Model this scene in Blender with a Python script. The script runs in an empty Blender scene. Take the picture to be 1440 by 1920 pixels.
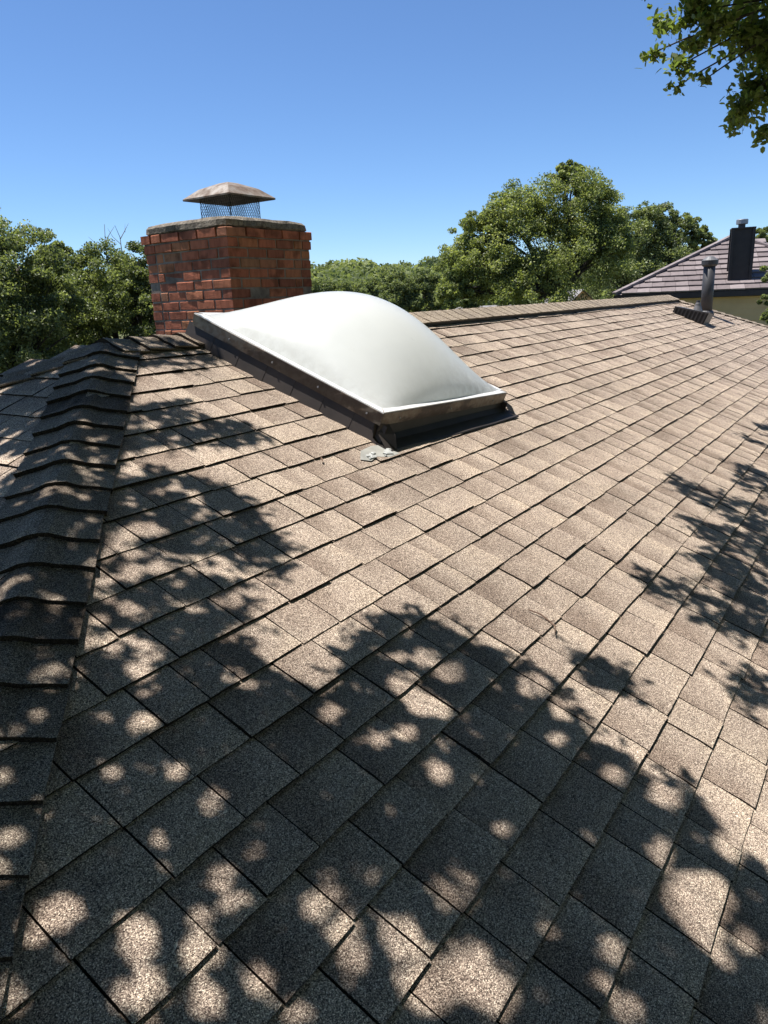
import bpy, bmesh, math, random
import numpy as np
from mathutils import Vector, Matrix, noise
from math import radians, sin, cos, tan, pi, sqrt

SC = bpy.context.scene
COL = SC.collection
random.seed(7)
R = np.random.default_rng(11)

# ------------------------------------------------------------------ camera
SL = radians(22.62)                       # 5:12 roof
CS, SN = cos(SL), sin(SL)
CAM = Vector((0.0, -0.4948, 1.1874))
c_r, c_u, c_f = (Vector(v) for v in ((0.5653, -0.8240, -0.0397), (0.2498, 0.1251, 0.9602), (0.7862, 0.5527, -0.2766)))
cam_d = bpy.data.cameras.new('camera'); cam = bpy.data.objects.new('camera', cam_d); COL.objects.link(cam)
cam_d.sensor_fit = 'VERTICAL'; cam_d.sensor_height = 24.0; cam_d.lens = 24.0 * 1380.0 / 1920.0
cam_d.clip_start = 0.05; cam_d.clip_end = 3000
mw = Matrix.Identity(4)
for i in range(3):
    mw[i][0], mw[i][1], mw[i][2], mw[i][3] = c_r[i], c_u[i], -c_f[i], CAM[i]
cam.matrix_world = mw
SC.camera = cam

# ------------------------------------------------------------------ light
SUN_EL, SUN_AZ = radians(72.0), radians(-13.0)      # azimuth from +Y (up the roof) towards +X (the ridge)
SUN = Vector((sin(SUN_AZ) * cos(SUN_EL), cos(SUN_AZ) * cos(SUN_EL), sin(SUN_EL)))
w = bpy.data.worlds.new('World'); SC.world = w; w.use_nodes = True
nt = w.node_tree; nt.nodes.clear()
sky = nt.nodes.new('ShaderNodeTexSky'); sky.sky_type = 'NISHITA'; sky.sun_disc = False
sky.sun_elevation = SUN_EL; sky.sun_rotation = SUN_AZ; sky.altitude = 800; sky.air_density = 0.9; sky.dust_density = 0.0; sky.ozone_density = 10.0
bg = nt.nodes.new('ShaderNodeBackground'); bg.inputs['Strength'].default_value = 0.094
wo = nt.nodes.new('ShaderNodeOutputWorld')
nt.links.new(sky.outputs[0], bg.inputs[0]); nt.links.new(bg.outputs[0], wo.inputs[0])
sd = bpy.data.lights.new('sun', 'SUN'); sd.energy = 5.0; sd.angle = radians(0.47); sd.color = (1.0, 0.97, 0.93)
sun = bpy.data.objects.new('sun', sd); COL.objects.link(sun)
sun.rotation_euler = SUN.to_track_quat('Z', 'Y').to_euler(); sun.location = (0, 0, 20)
vs = SC.view_settings
vs.view_transform = 'Standard'; vs.look = 'None'; vs.gamma = 1.0; vs.exposure = 0.75; vs.use_curve_mapping = False
SC.cycles.max_bounces = 8; SC.cycles.diffuse_bounces = 3; SC.cycles.glossy_bounces = 2; SC.cycles.transmission_bounces = 3
SC.cycles.use_denoising = True; SC.cycles.denoiser = 'OPENIMAGEDENOISE'; SC.cycles.denoising_input_passes = 'RGB_ALBEDO_NORMAL'

# ------------------------------------------------------------------ helpers
def tag(o, label=None, cat=None, group=None, kind=None):
    if label: o['label'] = label
    if cat: o['category'] = cat
    if group: o['group'] = group
    if kind: o['kind'] = kind
    return o
def link(name, me, parent=None, mat=None, loc=None, mtx=None):
    o = bpy.data.objects.new(name, me); COL.objects.link(o)
    if mat is not None and me is not None and len(me.materials) == 0: me.materials.append(mat)
    if parent is not None: o.parent = parent
    if mtx is not None: o.matrix_basis = mtx
    if loc is not None: o.location = loc
    return o
def empty(name, loc=(0, 0, 0), rz=0.0):
    o = bpy.data.objects.new(name, None); COL.objects.link(o); o.location = loc; o.rotation_euler = (0, 0, rz); o.empty_display_size = .2
    return o
def mesh(name, V, F, smooth=False):
    me = bpy.data.meshes.new(name); me.from_pydata([tuple(v) for v in V], [], F); me.update()
    if smooth: me.polygons.foreach_set('use_smooth', [True] * len(me.polygons))
    return me
def quads_mesh(name, V, n, tone=None, k=4):
    """V: (n*k,3) array, n k-gons in order; tone: per-vertex float attribute"""
    me = bpy.data.meshes.new(name)
    me.vertices.add(n * k); me.vertices.foreach_set('co', np.ascontiguousarray(V, dtype=np.float32).ravel())
    me.loops.add(n * k); me.loops.foreach_set('vertex_index', np.arange(n * k, dtype=np.int32))
    me.polygons.add(n); me.polygons.foreach_set('loop_start', np.arange(0, n * k, k, dtype=np.int32))
    if tone is not None:
        a = me.attributes.new('tone', 'FLOAT', 'POINT'); a.data.foreach_set('value', np.ascontiguousarray(tone, dtype=np.float32))
    me.update(calc_edges=True)
    return me
class MB:
    def __init__(self): self.V = []; self.F = []
    def box(self, c, size, ax=None, taper=1.0):
        c = Vector(c); hx, hy, hz = (q / 2 for q in size)
        if ax is None: ax = (Vector((1, 0, 0)), Vector((0, 1, 0)), Vector((0, 0, 1)))
        b = len(self.V)
        for z in (-1, 1):
            k = taper if z > 0 else 1
            for x, y in ((-1, -1), (1, -1), (1, 1), (-1, 1)):
                self.V.append(c + ax[0] * (x * hx * k) + ax[1] * (y * hy * k) + ax[2] * (z * hz))
        for f in ((3, 2, 1, 0), (4, 5, 6, 7), (0, 1, 5, 4), (1, 2, 6, 5), (2, 3, 7, 6), (3, 0, 4, 7)): self.F.append(tuple(b + i for i in f))
        return self
    def quad(self, a, b_, c, d):
        b = len(self.V); self.V += [Vector(a), Vector(b_), Vector(c), Vector(d)]; self.F.append((b, b + 1, b + 2, b + 3)); return self
    def poly(self, pts):
        b = len(self.V); self.V += [Vector(q) for q in pts]; self.F.append(tuple(range(b, b + len(pts)))); return self
    def tube(self, pts, rad, n=7, cap=True):
        pts = [Vector(q) for q in pts]; b = len(self.V); t0 = None
        for i, q in enumerate(pts):
            d = (pts[min(i + 1, len(pts) - 1)] - pts[max(i - 1, 0)])
            d = d.normalized() if d.length > 1e-9 else Vector((0, 0, 1))
            ref = Vector((0, 0, 1)) if abs(d.z) < .9 else Vector((1, 0, 0))
            e1 = d.cross(ref).normalized(); e2 = d.cross(e1)
            if t0 is not None and e1.dot(t0) < 0: e1 = -e1; e2 = -e2
            t0 = e1
            r = rad[i] if hasattr(rad, '__len__') else rad
            for k in range(n):
                a = 2 * pi * k / n; self.V.append(q + e1 * (cos(a) * r) + e2 * (sin(a) * r))
        for i in range(len(pts) - 1):
            for k in range(n):
                self.F.append((b + i * n + k, b + i * n + (k + 1) % n, b + (i + 1) * n + (k + 1) % n, b + (i + 1) * n + k))
        if cap:
            self.F.append(tuple(b + k for k in range(n))[::-1]); e = b + (len(pts) - 1) * n; self.F.append(tuple(e + k for k in range(n)))
        return self
    def lathe(self, prof, c, n=20):
        """profile (r,z) upward about vertical axis through c"""
        c = Vector(c); b = len(self.V)
        for r, z in prof:
            for k in range(n):
                a = 2 * pi * k / n; self.V.append(c + Vector((cos(a) * r, sin(a) * r, z)))
        for i in range(len(prof) - 1):
            for k in range(n):
                self.F.append((b + i * n + k, b + i * n + (k + 1) % n, b + (i + 1) * n + (k + 1) % n, b + (i + 1) * n + k))
        self.F.append(tuple(b + k for k in range(n))[::-1]); e = b + (len(prof) - 1) * n; self.F.append(tuple(e + k for k in range(n)))
        return self
    def build(self, name, mat, parent=None, smooth=False):
        me = mesh(name, self.V, self.F, smooth); return link(name, me, parent, mat)
def bevel(o, wd, seg=2):
    m = o.modifiers.new('bevel', 'BEVEL'); m.width = wd; m.segments = seg; m.limit_method = 'ANGLE'; return o
def RP(s, t, h=0.0): return Vector((s, t * CS - h * SN, t * SN + h * CS))     # point on the front slope
N1 = Vector((0, -SN, CS)); U1 = Vector((0, CS, SN)); AX = Vector((1, 0, 0))

# ------------------------------------------------------------------ materials
def newmat(name):
    m = bpy.data.materials.new(name); m.use_nodes = True; n = m.node_tree; n.nodes.clear()
    out = n.nodes.new('ShaderNodeOutputMaterial'); b = n.nodes.new('ShaderNodeBsdfPrincipled'); n.links.new(b.outputs[0], out.inputs[0])
    return m, n, b, out
def ramp(n, stops, src, mode='LINEAR'):
    r = n.nodes.new('ShaderNodeValToRGB'); cr = r.color_ramp; cr.interpolation = mode
    while len(cr.elements) < len(stops): cr.elements.new(0.5)
    for e, (p, c) in zip(cr.elements, stops):
        e.position = p; e.color = (*c, 1) if len(c) == 3 else c
    n.links.new(src, r.inputs[0]); return r.outputs[0]
def mix(n, a, b, fac, mode='MIX'):
    m = n.nodes.new('ShaderNodeMix'); m.data_type = 'RGBA'; m.blend_type = mode
    for sock, v in ((6, a), (7, b), (0, fac)):
        if hasattr(v, 'is_linked') or isinstance(v, bpy.types.NodeSocket): n.links.new(v, m.inputs[sock])
        else: m.inputs[sock].default_value = (*v, 1) if isinstance(v, tuple) and len(v) == 3 else v
    return m.outputs[2]
def pos(n): return n.nodes.new('ShaderNodeNewGeometry').outputs['Position']
def objc(n): return n.nodes.new('ShaderNodeTexCoord').outputs['Object']
def tnoise(n, scale, detail=4, src=None, rough=.55):
    t = n.nodes.new('ShaderNodeTexNoise'); t.inputs['Scale'].default_value = scale; t.inputs['Detail'].default_value = detail; t.inputs['Roughness'].default_value = rough
    n.links.new(src if src is not None else pos(n), t.inputs['Vector']); return t.outputs[0]
def tvor(n, scale, src=None, feat='F1'):
    t = n.nodes.new('ShaderNodeTexVoronoi'); t.inputs['Scale'].default_value = scale; t.feature = feat
    n.links.new(src if src is not None else pos(n), t.inputs['Vector']); return t
def bump(n, b, h, st, dist=.01):
    u = n.nodes.new('ShaderNodeBump'); u.inputs['Strength'].default_value = st; u.inputs['Distance'].default_value = dist
    n.links.new(h, u.inputs['Height']); n.links.new(u.outputs[0], b.inputs['Normal'])
def sep_r(n, c):
    s = n.nodes.new('ShaderNodeSeparateColor'); n.links.new(c, s.inputs[0]); return s.outputs[0]
def attr(n, name):
    a = n.nodes.new('ShaderNodeAttribute'); a.attribute_name = name; return a.outputs['Fac']

def shingle_mat(name, tint=(1, 1, 1), gain=1.0):
    m, n, b, o = newmat(name)
    P = pos(n)
    v = tvor(n, 620, P)
    g = ramp(n, [(0, (.03, .024, .021)), (.24, (.115, .094, .081)), (.48, (.225, .186, .158)), (.70, (.335, .28, .234)), (.88, (.52, .447, .37)), (1, (.80, .73, .62))], sep_r(n, v.outputs['Color']))
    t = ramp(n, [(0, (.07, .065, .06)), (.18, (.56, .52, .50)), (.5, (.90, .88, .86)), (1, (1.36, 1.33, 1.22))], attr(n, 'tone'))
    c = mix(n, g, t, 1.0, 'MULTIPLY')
    st = ramp(n, [(.3, (.80, .79, .78)), (.65, (1.06, 1.04, 1.02))], tnoise(n, 2.3, 5, P))
    c = mix(n, c, st, 1.0, 'MULTIPLY')
    c = mix(n, c, (tint[0] * gain, tint[1] * gain, tint[2] * gain), 1.0, 'MULTIPLY')
    n.links.new(c, b.inputs['Base Color']); b.inputs['Roughness'].default_value = .95; b.inputs['Specular IOR Level'].default_value = .06
    bump(n, b, v.outputs['Distance'], .55, .0016)
    return m
def plain(name, col, rough=.7, metal=0.0, nscale=None, namt=.25, spec=.5, bumpy=0.0, dark=None, src='pos'):
    m, n, b, o = newmat(name)
    b.inputs['Roughness'].default_value = rough; b.inputs['Metallic'].default_value = metal; b.inputs['Specular IOR Level'].default_value = spec
    if nscale:
        nz = tnoise(n, nscale, 6)
        d = dark if dark else tuple(q * (1 - namt) for q in col)
        c = ramp(n, [(.32, d), (.66, col)], nz); n.links.new(c, b.inputs['Base Color'])
        if bumpy: bump(n, b, tnoise(n, nscale * 6, 4), bumpy, .004)
    else: b.inputs['Base Color'].default_value = (*col, 1)
    return m

M = {}
M['shingle'] = shingle_mat('shingle_granules', (1.21, 1.175, 1.14), 1.14)
M['cap'] = shingle_mat('cap_granules', (1.08, 1.07, 1.02), .92)
M['deck'] = plain('roof_underlay', (.035, .032, .03), .9, nscale=30)
M['bronze'] = None

def leaf_mat(name, dark, mid, light, trans=.35, rough=.42, spec=.5):
    m, n, b, out = newmat(name)
    c = ramp(n, [(0, dark), (.5, mid), (1, light)], attr(n, 'tone'))
    n.links.new(c, b.inputs['Base Color']); b.inputs['Roughness'].default_value = rough; b.inputs['Specular IOR Level'].default_value = spec
    t = n.nodes.new('ShaderNodeBsdfTranslucent'); tc = mix(n, c, (1.15, 1.22, .58), 1.0, 'MULTIPLY'); n.links.new(tc, t.inputs[0])
    x = n.nodes.new('ShaderNodeMixShader'); x.inputs[0].default_value = trans
    n.links.new(b.outputs[0], x.inputs[1]); n.links.new(t.outputs[0], x.inputs[2]); n.links.new(x.outputs[0], out.inputs[0])
    return m
M['leaf_near'] = leaf_mat('oak_leaf_near', (.07, .10, .03), (.16, .205, .06), (.28, .33, .11), .55, .5, .25)
M['leaf_oak'] = leaf_mat('oak_leaf', (.065, .085, .036), (.245, .275, .10), (.46, .475, .21), .48, .45, .3)
M['leaf_dark'] = leaf_mat('oak_leaf_dark', (.05, .068, .034), (.20, .23, .095), (.42, .45, .22), .45, .45, .32)
M['leaf_far'] = leaf_mat('far_leaf', (.09, .115, .06), (.20, .23, .105), (.32, .345, .165), .4, .8, .1)
M['bark'] = plain('oak_bark', (.085, .07, .055), .95, nscale=14, namt=.6, bumpy=.6)
M['deadwood'] = plain('dead_wood', (.30, .27, .24), .9, nscale=20, namt=.3)
M['grass'] = plain('dry_grass', (.10, .12, .045), 1.0, nscale=.35, namt=.45, dark=(.075, .07, .035))

# brick
def brick_mat():
    m, n, b, o = newmat('old_red_brick')
    oi = n.nodes.new('ShaderNodeObjectInfo').outputs['Random']
    c = ramp(n, [(0, (.33, .125, .078)), (.2, (.50, .165, .095)), (.5, (.53, .19, .105)), (.72, (.55, .235, .118)), (.88, (.49, .165, .095)), (.97, (.42, .20, .115)), (1, (.52, .30, .15))], oi)
    P = pos(n)
    streak = n.nodes.new('ShaderNodeMapping'); streak.inputs['Scale'].default_value = (26, 26, 7); n.links.new(P, streak.inputs[0])
    s = ramp(n, [(.3, (.68, .65, .63)), (.55, (1, 1, 1)), (.8, (1.2, 1.18, 1.12))], tnoise(n, 1.0, 5, streak.outputs[0]))
    c = mix(n, c, s, .9, 'MULTIPLY')
    soot = ramp(n, [(.36, (.10, .085, .08)), (.47, (1, 1, 1))], tnoise(n, 5.5, 5, P))
    c = mix(n, c, soot, .5, 'MULTIPLY')
    n.links.new(c, b.inputs['Base Color']); b.inputs['Roughness'].default_value = .9; b.inputs['Specular IOR Level'].default_value = .25
    bump(n, b, tnoise(n, 90, 5, P), .6, .004)
    return m
M['brick'] = brick_mat()
M['mortar'] = plain('grey_mortar', (.36, .31, .26), .95, nscale=9, namt=.55, bumpy=.5, dark=(.15, .12, .10))
M['crown'] = None
def crown_mat():
    m, n, b, o = newmat('weathered_concrete'); P = pos(n)
    c = ramp(n, [(.3, (.07, .056, .043)), (.48, (.20, .165, .125)), (.7, (.34, .29, .23))], tnoise(n, 16, 7, P, .7))
    sp = ramp(n, [(.36, (.16, .14, .12)), (.5, (1, 1, 1))], tnoise(n, 55, 5, P, .7)); c = mix(n, c, sp, .8, 'MULTIPLY')
    n.links.new(c, b.inputs['Base Color']); b.inputs['Roughness'].default_value = .95; bump(n, b, tnoise(n, 70, 6, P), .9, .008); return m
M['crown'] = crown_mat()
def rust_mat():
    m, n, b, o = newmat('rusty_galvanised'); P = pos(n); f = tnoise(n, 11, 6, P, .65)
    c = ramp(n, [(.36, (.12, .075, .05)), (.5, (.195, .15, .115)), (.62, (.29, .25, .21))], f)
    n.links.new(c, b.inputs['Base Color']); r_ = ramp(n, [(.4, (.85, .85, .85)), (.65, (.5, .5, .5))], f); n.links.new(r_, b.inputs['Roughness'])
    mt = ramp(n, [(.45, (0, 0, 0)), (.65, (.12, .12, .12))], f); n.links.new(mt, b.inputs['Metallic']); return m
M['rust'] = rust_mat()
M['blackmetal'] = plain('black_metal', (.012, .012, .013), .55, nscale=30, namt=.4)
def bronze_mat():
    m, n, b, o = newmat('weathered_bronze_paint'); P = pos(n)
    mp = n.nodes.new('ShaderNodeMapping'); mp.inputs['Scale'].default_value = (3.2, 3.2, 8); n.links.new(P, mp.inputs[0])
    f = tnoise(n, 1.0, 5, mp.outputs[0])
    c = ramp(n, [(.40, (.045, .034, .026)), (.47, (.06, .047, .037)), (.51, (.17, .145, .115)), (.7, (.22, .19, .155))], f)
    rs = ramp(n, [(.42, (1, 1, 1)), (.6, (.7, .55, .45))], tnoise(n, 38, 5, P)); c = mix(n, c, rs, .8, 'MULTIPLY')
    n.links.new(c, b.inputs['Base Color']); b.inputs['Roughness'].default_value = .45; b.inputs['Metallic'].default_value = .15
    return m
M['bronze'] = bronze_mat()
M['flash'] = plain('brown_flashing', (.045, .034, .028), .6, nscale=7, namt=.4)
M['flashgrey'] = plain('grey_flashing', (.36, .35, .31), .6, nscale=18, namt=.3)
M['alu'] = plain('bright_aluminium', (.84, .83, .80), .38, .15, nscale=24, namt=.22)
M['caulk'] = plain('white_sealant', (.50, .50, .47), .8, nscale=60, namt=.35, bumpy=.5)
def dome_mat():
    m, n, b, o = newmat('white_acrylic'); P = pos(n)
    c = ramp(n, [(.3, (.80, .81, .79)), (.6, (.85, .86, .84))], tnoise(n, 3.0, 4, P))
    dirt = ramp(n, [(.24, (.80, .78, .74)), (.33, (1, 1, 1))], tnoise(n, 14, 6, P, .6)); c = mix(n, c, dirt, .25, 'MULTIPLY')
    gr = n.nodes.new('ShaderNodeMath'); gr.operation = 'MULTIPLY'; n.links.new(attr(n, 'edge_grey'), gr.inputs[0]); n.links.new(ramp(n, [(.38, (0, 0, 0)), (.6, (1, 1, 1))], tnoise(n, 22, 6, P, .65)), gr.inputs[1])  # mottled greyer tone towards the dome's near and left edges
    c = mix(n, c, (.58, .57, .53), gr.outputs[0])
    n.links.new(c, b.inputs['Base Color']); b.inputs['Specular IOR Level'].default_value = .5
    rr = ramp(n, [(.35, (.16, .16, .16)), (.65, (.24, .24, .24))], tnoise(n, 4, 3, P)); n.links.new(rr, b.inputs['Roughness'])
    t = n.nodes.new('ShaderNodeBsdfTranslucent'); n.links.new(c, t.inputs[0])
    x = n.nodes.new('ShaderNodeMixShader'); x.inputs[0].default_value = .5; n.links.new(b.outputs[0], x.inputs[1]); n.links.new(t.outputs[0], x.inputs[2]); n.links.new(x.outputs[0], o.inputs[0])
    return m
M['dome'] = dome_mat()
M['bouncewhite'] = plain('white_bounce_floor', (.8, .8, .78), .8)
M['ventgrey'] = plain('grey_painted_metal', (.05, .048, .05), .55, nscale=12, namt=.25)
M['ventlight'] = plain('sun_bleached_grey_metal', (.14, .136, .134), .5, nscale=16, namt=.2)
M['galv'] = plain('galvanised_steel', (.34, .35, .37), .5, .5, nscale=14, namt=.25)
M['wall'] = plain('tan_brick_wall', (.34, .25, .17), .9, nscale=4, namt=.2)
M['siding'] = plain('tan_lap_siding', (.66, .46, .22), .75, nscale=2, namt=.15)
M['fascia'] = plain('dark_brown_fascia', (.05, .036, .03), .6, nscale=5, namt=.25)
M['soffit'] = plain('pale_soffit', (.45, .42, .40), .8)
M['chimbrown'] = plain('dark_brown_chase', (.042, .032, .028), .7, nscale=6, namt=.25)
def tile_mat():
    m, n, b, o = newmat('mauve_metal_tile'); oi = n.nodes.new('ShaderNodeObjectInfo').outputs['Random']
    c = ramp(n, [(0, (.135, .105, .10)), (.5, (.19, .152, .144)), (1, (.25, .205, .195))], oi)
    s = ramp(n, [(.3, (.8, .8, .8)), (.7, (1.1, 1.1, 1.1))], tnoise(n, 9, 5)); c = mix(n, c, s, 1.0, 'MULTIPLY')
    n.links.new(c, b.inputs['Base Color']); b.inputs['Roughness'].default_value = .75; bump(n, b, tnoise(n, 60, 3), .4, .01); return m
M['tile'] = tile_mat()
M['greyroof'] = plain('far_grey_roof', (.27, .25, .24), .9, nscale=6, namt=.25)
M['twig'] = plain('dry_twig', (.20, .125, .085), .9, nscale=60, namt=.5)

# ------------------------------------------------------------------ ground and far hill
def gz(x, y):
    d = sqrt(x * x + y * y); k = max(0.0, min(1.0, (d - 42) / 110)); k = k * k * (3 - 2 * k)
    return -4.0 + 6.0 * k + (.5 * noise.noise((x * .03, y * .03, 0)) if d > 25 else 0)
V = []; F = []; NG = 60; rad = [0, 6, 12, 18, 25, 32, 40, 50, 62, 75, 90, 110, 135, 165, 210, 300, 500, 900, 1600]
for r_ in rad:
    for k in range(NG):
        a = 2 * pi * k / NG; x, y = r_ * cos(a), r_ * sin(a); V.append((x, y, gz(x, y)))
for i in range(len(rad) - 1):
    for k in range(NG): F.append((i * NG + k, i * NG + (k + 1) % NG, (i + 1) * NG + (k + 1) % NG, (i + 1) * NG + k))
g = link('ground', mesh('ground', V, F, True), None, M['grass']); tag(g, kind='structure')

# ------------------------------------------------------------------ our house: roof geometry
TR = 2.72; SE = -.33 + .9 * TR; YR = TR * CS; ZR = TR * SN        # ridge t, ridge end s
HS = .9                                                          # ds/dt of the hips
A2 = math.atan2(SN, HS); C2, S2 = cos(A2), sin(A2)
SR = 11.95                                                       # right end of the ridge
TE = -4.3                                                        # eave (t)
def s_hip(t): return -.33 + HS * t
def s_hip_r(t): return SR + .95 * (TR - t)
N2 = Vector((-S2, 0, C2)); U2 = Vector((C2, 0, S2)); AY = Vector((0, -1, 0))
house = empty('house', (5, 0, -4)); tag(house, 'large house roof of weathered tan asphalt shingles filling the foreground', 'house')
HM = Matrix.Translation((-5, 0, 4))                              # children are built in world space
def hlink(o): o.matrix_parent_inverse = Matrix.Translation((-5, 0, 4)); return o
def part(name, mb, mat, parent=house, smooth=False):
    o = mb.build(name, mat, parent, smooth)
    if parent is house: hlink(o)
    return o
e0 = RP(s_hip(TE), TE, -.012); e1 = RP(s_hip_r(TE), TE, -.012); r0 = RP(SE, TR, -.012); r1 = RP(SR, TR, -.012)
YB = 2 * YR - TE * CS
def mir(v): return Vector((v.x, 2 * YR - v.y, v.z))
def plate(pts, th):
    mb = MB(); n = (Vector(pts[1]) - Vector(pts[0])).cross(Vector(pts[2]) - Vector(pts[0])).normalized()
    mb.poly(pts); mb.poly([Vector(q) - n * th for q in pts][::-1])
    k = len(pts)
    for i in range(k):
        a, b_ = Vector(pts[i]), Vector(pts[(i + 1) % k]); mb.quad(a, a - n * th, b_ - n * th, b_)
    return mb
front = part('roof', plate([e0, e1, r1, r0], .02), M['deck'])
left = part('roof', plate([mir(e0), e0, r0, mir(r0)], .02) if False else plate([mir(e0), e0, r0], .02), M['deck'])
back = part('roof', plate([mir(e1), mir(e0), mir(r0), mir(r1)], .02), M['cap'])
right = part('roof', plate([e1, mir(e1), r1], .02), M['cap'])
for nm_, a, b_ in (('wall', e0 + Vector((.5, .5, 0)), e1 + Vector((-.5, .5, 0))), ('wall', mir(e0) + Vector((.5, -.5, 0)), mir(e1) + Vector((-.5, -.5, 0))),
                   ('wall', e0 + Vector((.5, .5, 0)), mir(e0) + Vector((.5, -.5, 0))), ('wall', e1 + Vector((-.5, .5, 0)), mir(e1) + Vector((-.5, -.5, 0)))):
    d = (b_ - a); L = d.length; d.normalize(); zt = e0.z + .12
    part('wall', MB().box(((a.x + b_.x) / 2, (a.y + b_.y) / 2, (zt - 4) / 2), (L, .15, zt + 4), (d, Vector((-d.y, d.x, 0)), Vector((0, 0, 1)))), M['wall'])
for a, b_ in ((e0, e1), (mir(e0), mir(e1)), (e0, mir(e0)), (e1, mir(e1))):
    d = (b_ - a); L = d.length; d.normalize()
    part('fascia', MB().box(((a + b_) / 2) + Vector((0, 0, -.11)), (L, .03, .17), (d, Vector((-d.y, d.x, 0)), Vector((0, 0, 1)))), M['fascia'])

# ---- shingle tabs
EXP = .1429; LEN = .174; NV = 36
PX = np.array([0, .33, .67, 1.0]); PY = np.array([0, .035, .095, LEN])
PF = []
for j in range(3):
    for i in range(3): PF.append((j * 4 + i, j * 4 + i + 1, (j + 1) * 4 + i + 1, (j + 1) * 4 + i))
for i in range(3): PF.append((16 + i, 16 + i + 1, 20 + i + 1, 20 + i))            # butt edge: 16-19 low, 20-23 high
for j in range(3): PF.append((24 + j, 28 + j, 28 + j + 1, 24 + j + 1))            # left edge: 24-27 low, 28-31 high
for j in range(3): PF.append((36 + j, 32 + j, 32 + j + 1, 36 + j + 1))            # right edge: 32-35 low, 36-39 high
variants = []
for k in range(NV):
    thick = .0115 if R.random() < .45 else .0078
    thick *= R.uniform(.88, 1.15)
    v = np.zeros((40, 3)); tone = np.zeros(40)
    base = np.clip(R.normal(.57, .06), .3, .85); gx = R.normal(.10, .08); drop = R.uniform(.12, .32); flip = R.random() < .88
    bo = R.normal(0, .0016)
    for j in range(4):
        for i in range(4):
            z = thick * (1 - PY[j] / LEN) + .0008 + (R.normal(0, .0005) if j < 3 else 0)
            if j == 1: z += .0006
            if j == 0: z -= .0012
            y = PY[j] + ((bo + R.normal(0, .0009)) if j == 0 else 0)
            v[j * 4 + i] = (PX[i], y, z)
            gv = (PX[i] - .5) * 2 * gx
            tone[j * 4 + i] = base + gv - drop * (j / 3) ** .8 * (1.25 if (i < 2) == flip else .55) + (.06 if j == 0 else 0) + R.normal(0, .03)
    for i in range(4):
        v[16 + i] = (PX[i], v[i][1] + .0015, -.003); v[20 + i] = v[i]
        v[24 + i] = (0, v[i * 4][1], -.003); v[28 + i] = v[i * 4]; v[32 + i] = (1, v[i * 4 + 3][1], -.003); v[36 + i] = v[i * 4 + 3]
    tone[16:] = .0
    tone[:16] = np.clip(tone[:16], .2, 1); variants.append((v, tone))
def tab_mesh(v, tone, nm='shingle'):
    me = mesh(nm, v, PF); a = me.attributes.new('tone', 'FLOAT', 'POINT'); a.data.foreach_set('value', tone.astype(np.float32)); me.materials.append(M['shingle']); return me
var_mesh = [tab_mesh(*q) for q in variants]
def sag(s, t): return .005 * noise.noise((s * .9, t * 1.3, 3.1)) + .0022 * noise.noise((s * 4.0, t * 5, 9.1))
SKY = [Vector((2.62, 1.50)), Vector((3.775, 1.445)), Vector((3.73, 2.62)), Vector((2.57, 2.67))]
tabs = []        # (matrix 4x4, variant, yscale, clip planes, screen area)
def proj(P):
    d = P - CAM; z = d.dot(c_f)
    if z < .05: return None
    return 720 + 1380 * d.dot(c_r) / z, 960 - 1380 * d.dot(c_u) / z
def area(M4, ys):
    q = [proj(M4 @ Vector(c)) for c in ((0, 0, .008), (1, 0, .008), (1, EXP, .002), (0, EXP, .002))]
    if any(x is None for x in q): return 0
    q = [(min(max(x, 0), 1440), min(max(y, 0), 1920)) for x, y in q]
    return abs(sum(q[i][0] * q[(i + 1) % 4][1] - q[(i + 1) % 4][0] * q[i][1] for i in range(4))) / 2
def frame_mtx(o, ax, up, n, wd, ys=1.0):
    return Matrix(((ax.x * wd, up.x * ys, n.x, o.x), (ax.y * wd, up.y * ys, n.y, o.y), (ax.z * wd, up.z * ys, n.z, o.z), (0, 0, 0, 1)))
def tab_width():
    q = R.random()
    return R.uniform(.10, .135) if q < .2 else (R.uniform(.15, .19) if q < .6 else R.uniform(.19, .235))
hp = RP(s_hip(0), 0); hd1 = Vector((HS, CS, SN)).normalized()
clipL = (hp, Vector((hd1.y, -hd1.x, 0)).normalized())            # vertical plane through near hip, normal to the front (right) side
rp_ = RP(SR, TR); hd2 = Vector((.95, -CS, 0)).normalized(); clipR = (rp_, Vector((-CS, -.95, 0)).normalized())
clipB = (RP(SE, TR), Vector((CS, -HS, 0)).normalized() * -1)     # far hip
for k in range(-31, 19):
    t = (k + .56) * EXP
    ys = min(1.0, (TR - .004 - t) / LEN)
    if t < TE - .02: continue
    s = s_hip(t) - R.uniform(.02, .2); s_end = s_hip_r(t)
    while s < s_end:
        wd = tab_width(); gap = .0044; kk = int(R.integers(NV))
        c = Vector((s + wd / 2, t + .07)); inside = (2.72 < c.x < 3.62 and 1.58 < t and t + .17 < 2.60)
        if not inside:
            o = RP(s + gap / 2, t + R.normal(0, .0012), sag(s, t))
            m4 = frame_mtx(o, AX, U1, N1, wd - gap, ys)
            clips = []
            if s < s_hip(t + LEN) + .01: clips.append(clipL)
            if s + wd > s_hip_r(t + LEN) - .01: clips.append(clipR)
            tabs.append([m4, kk, clips, area(m4, ys) if t > -1.0 else 0, front])
        s += wd
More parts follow.
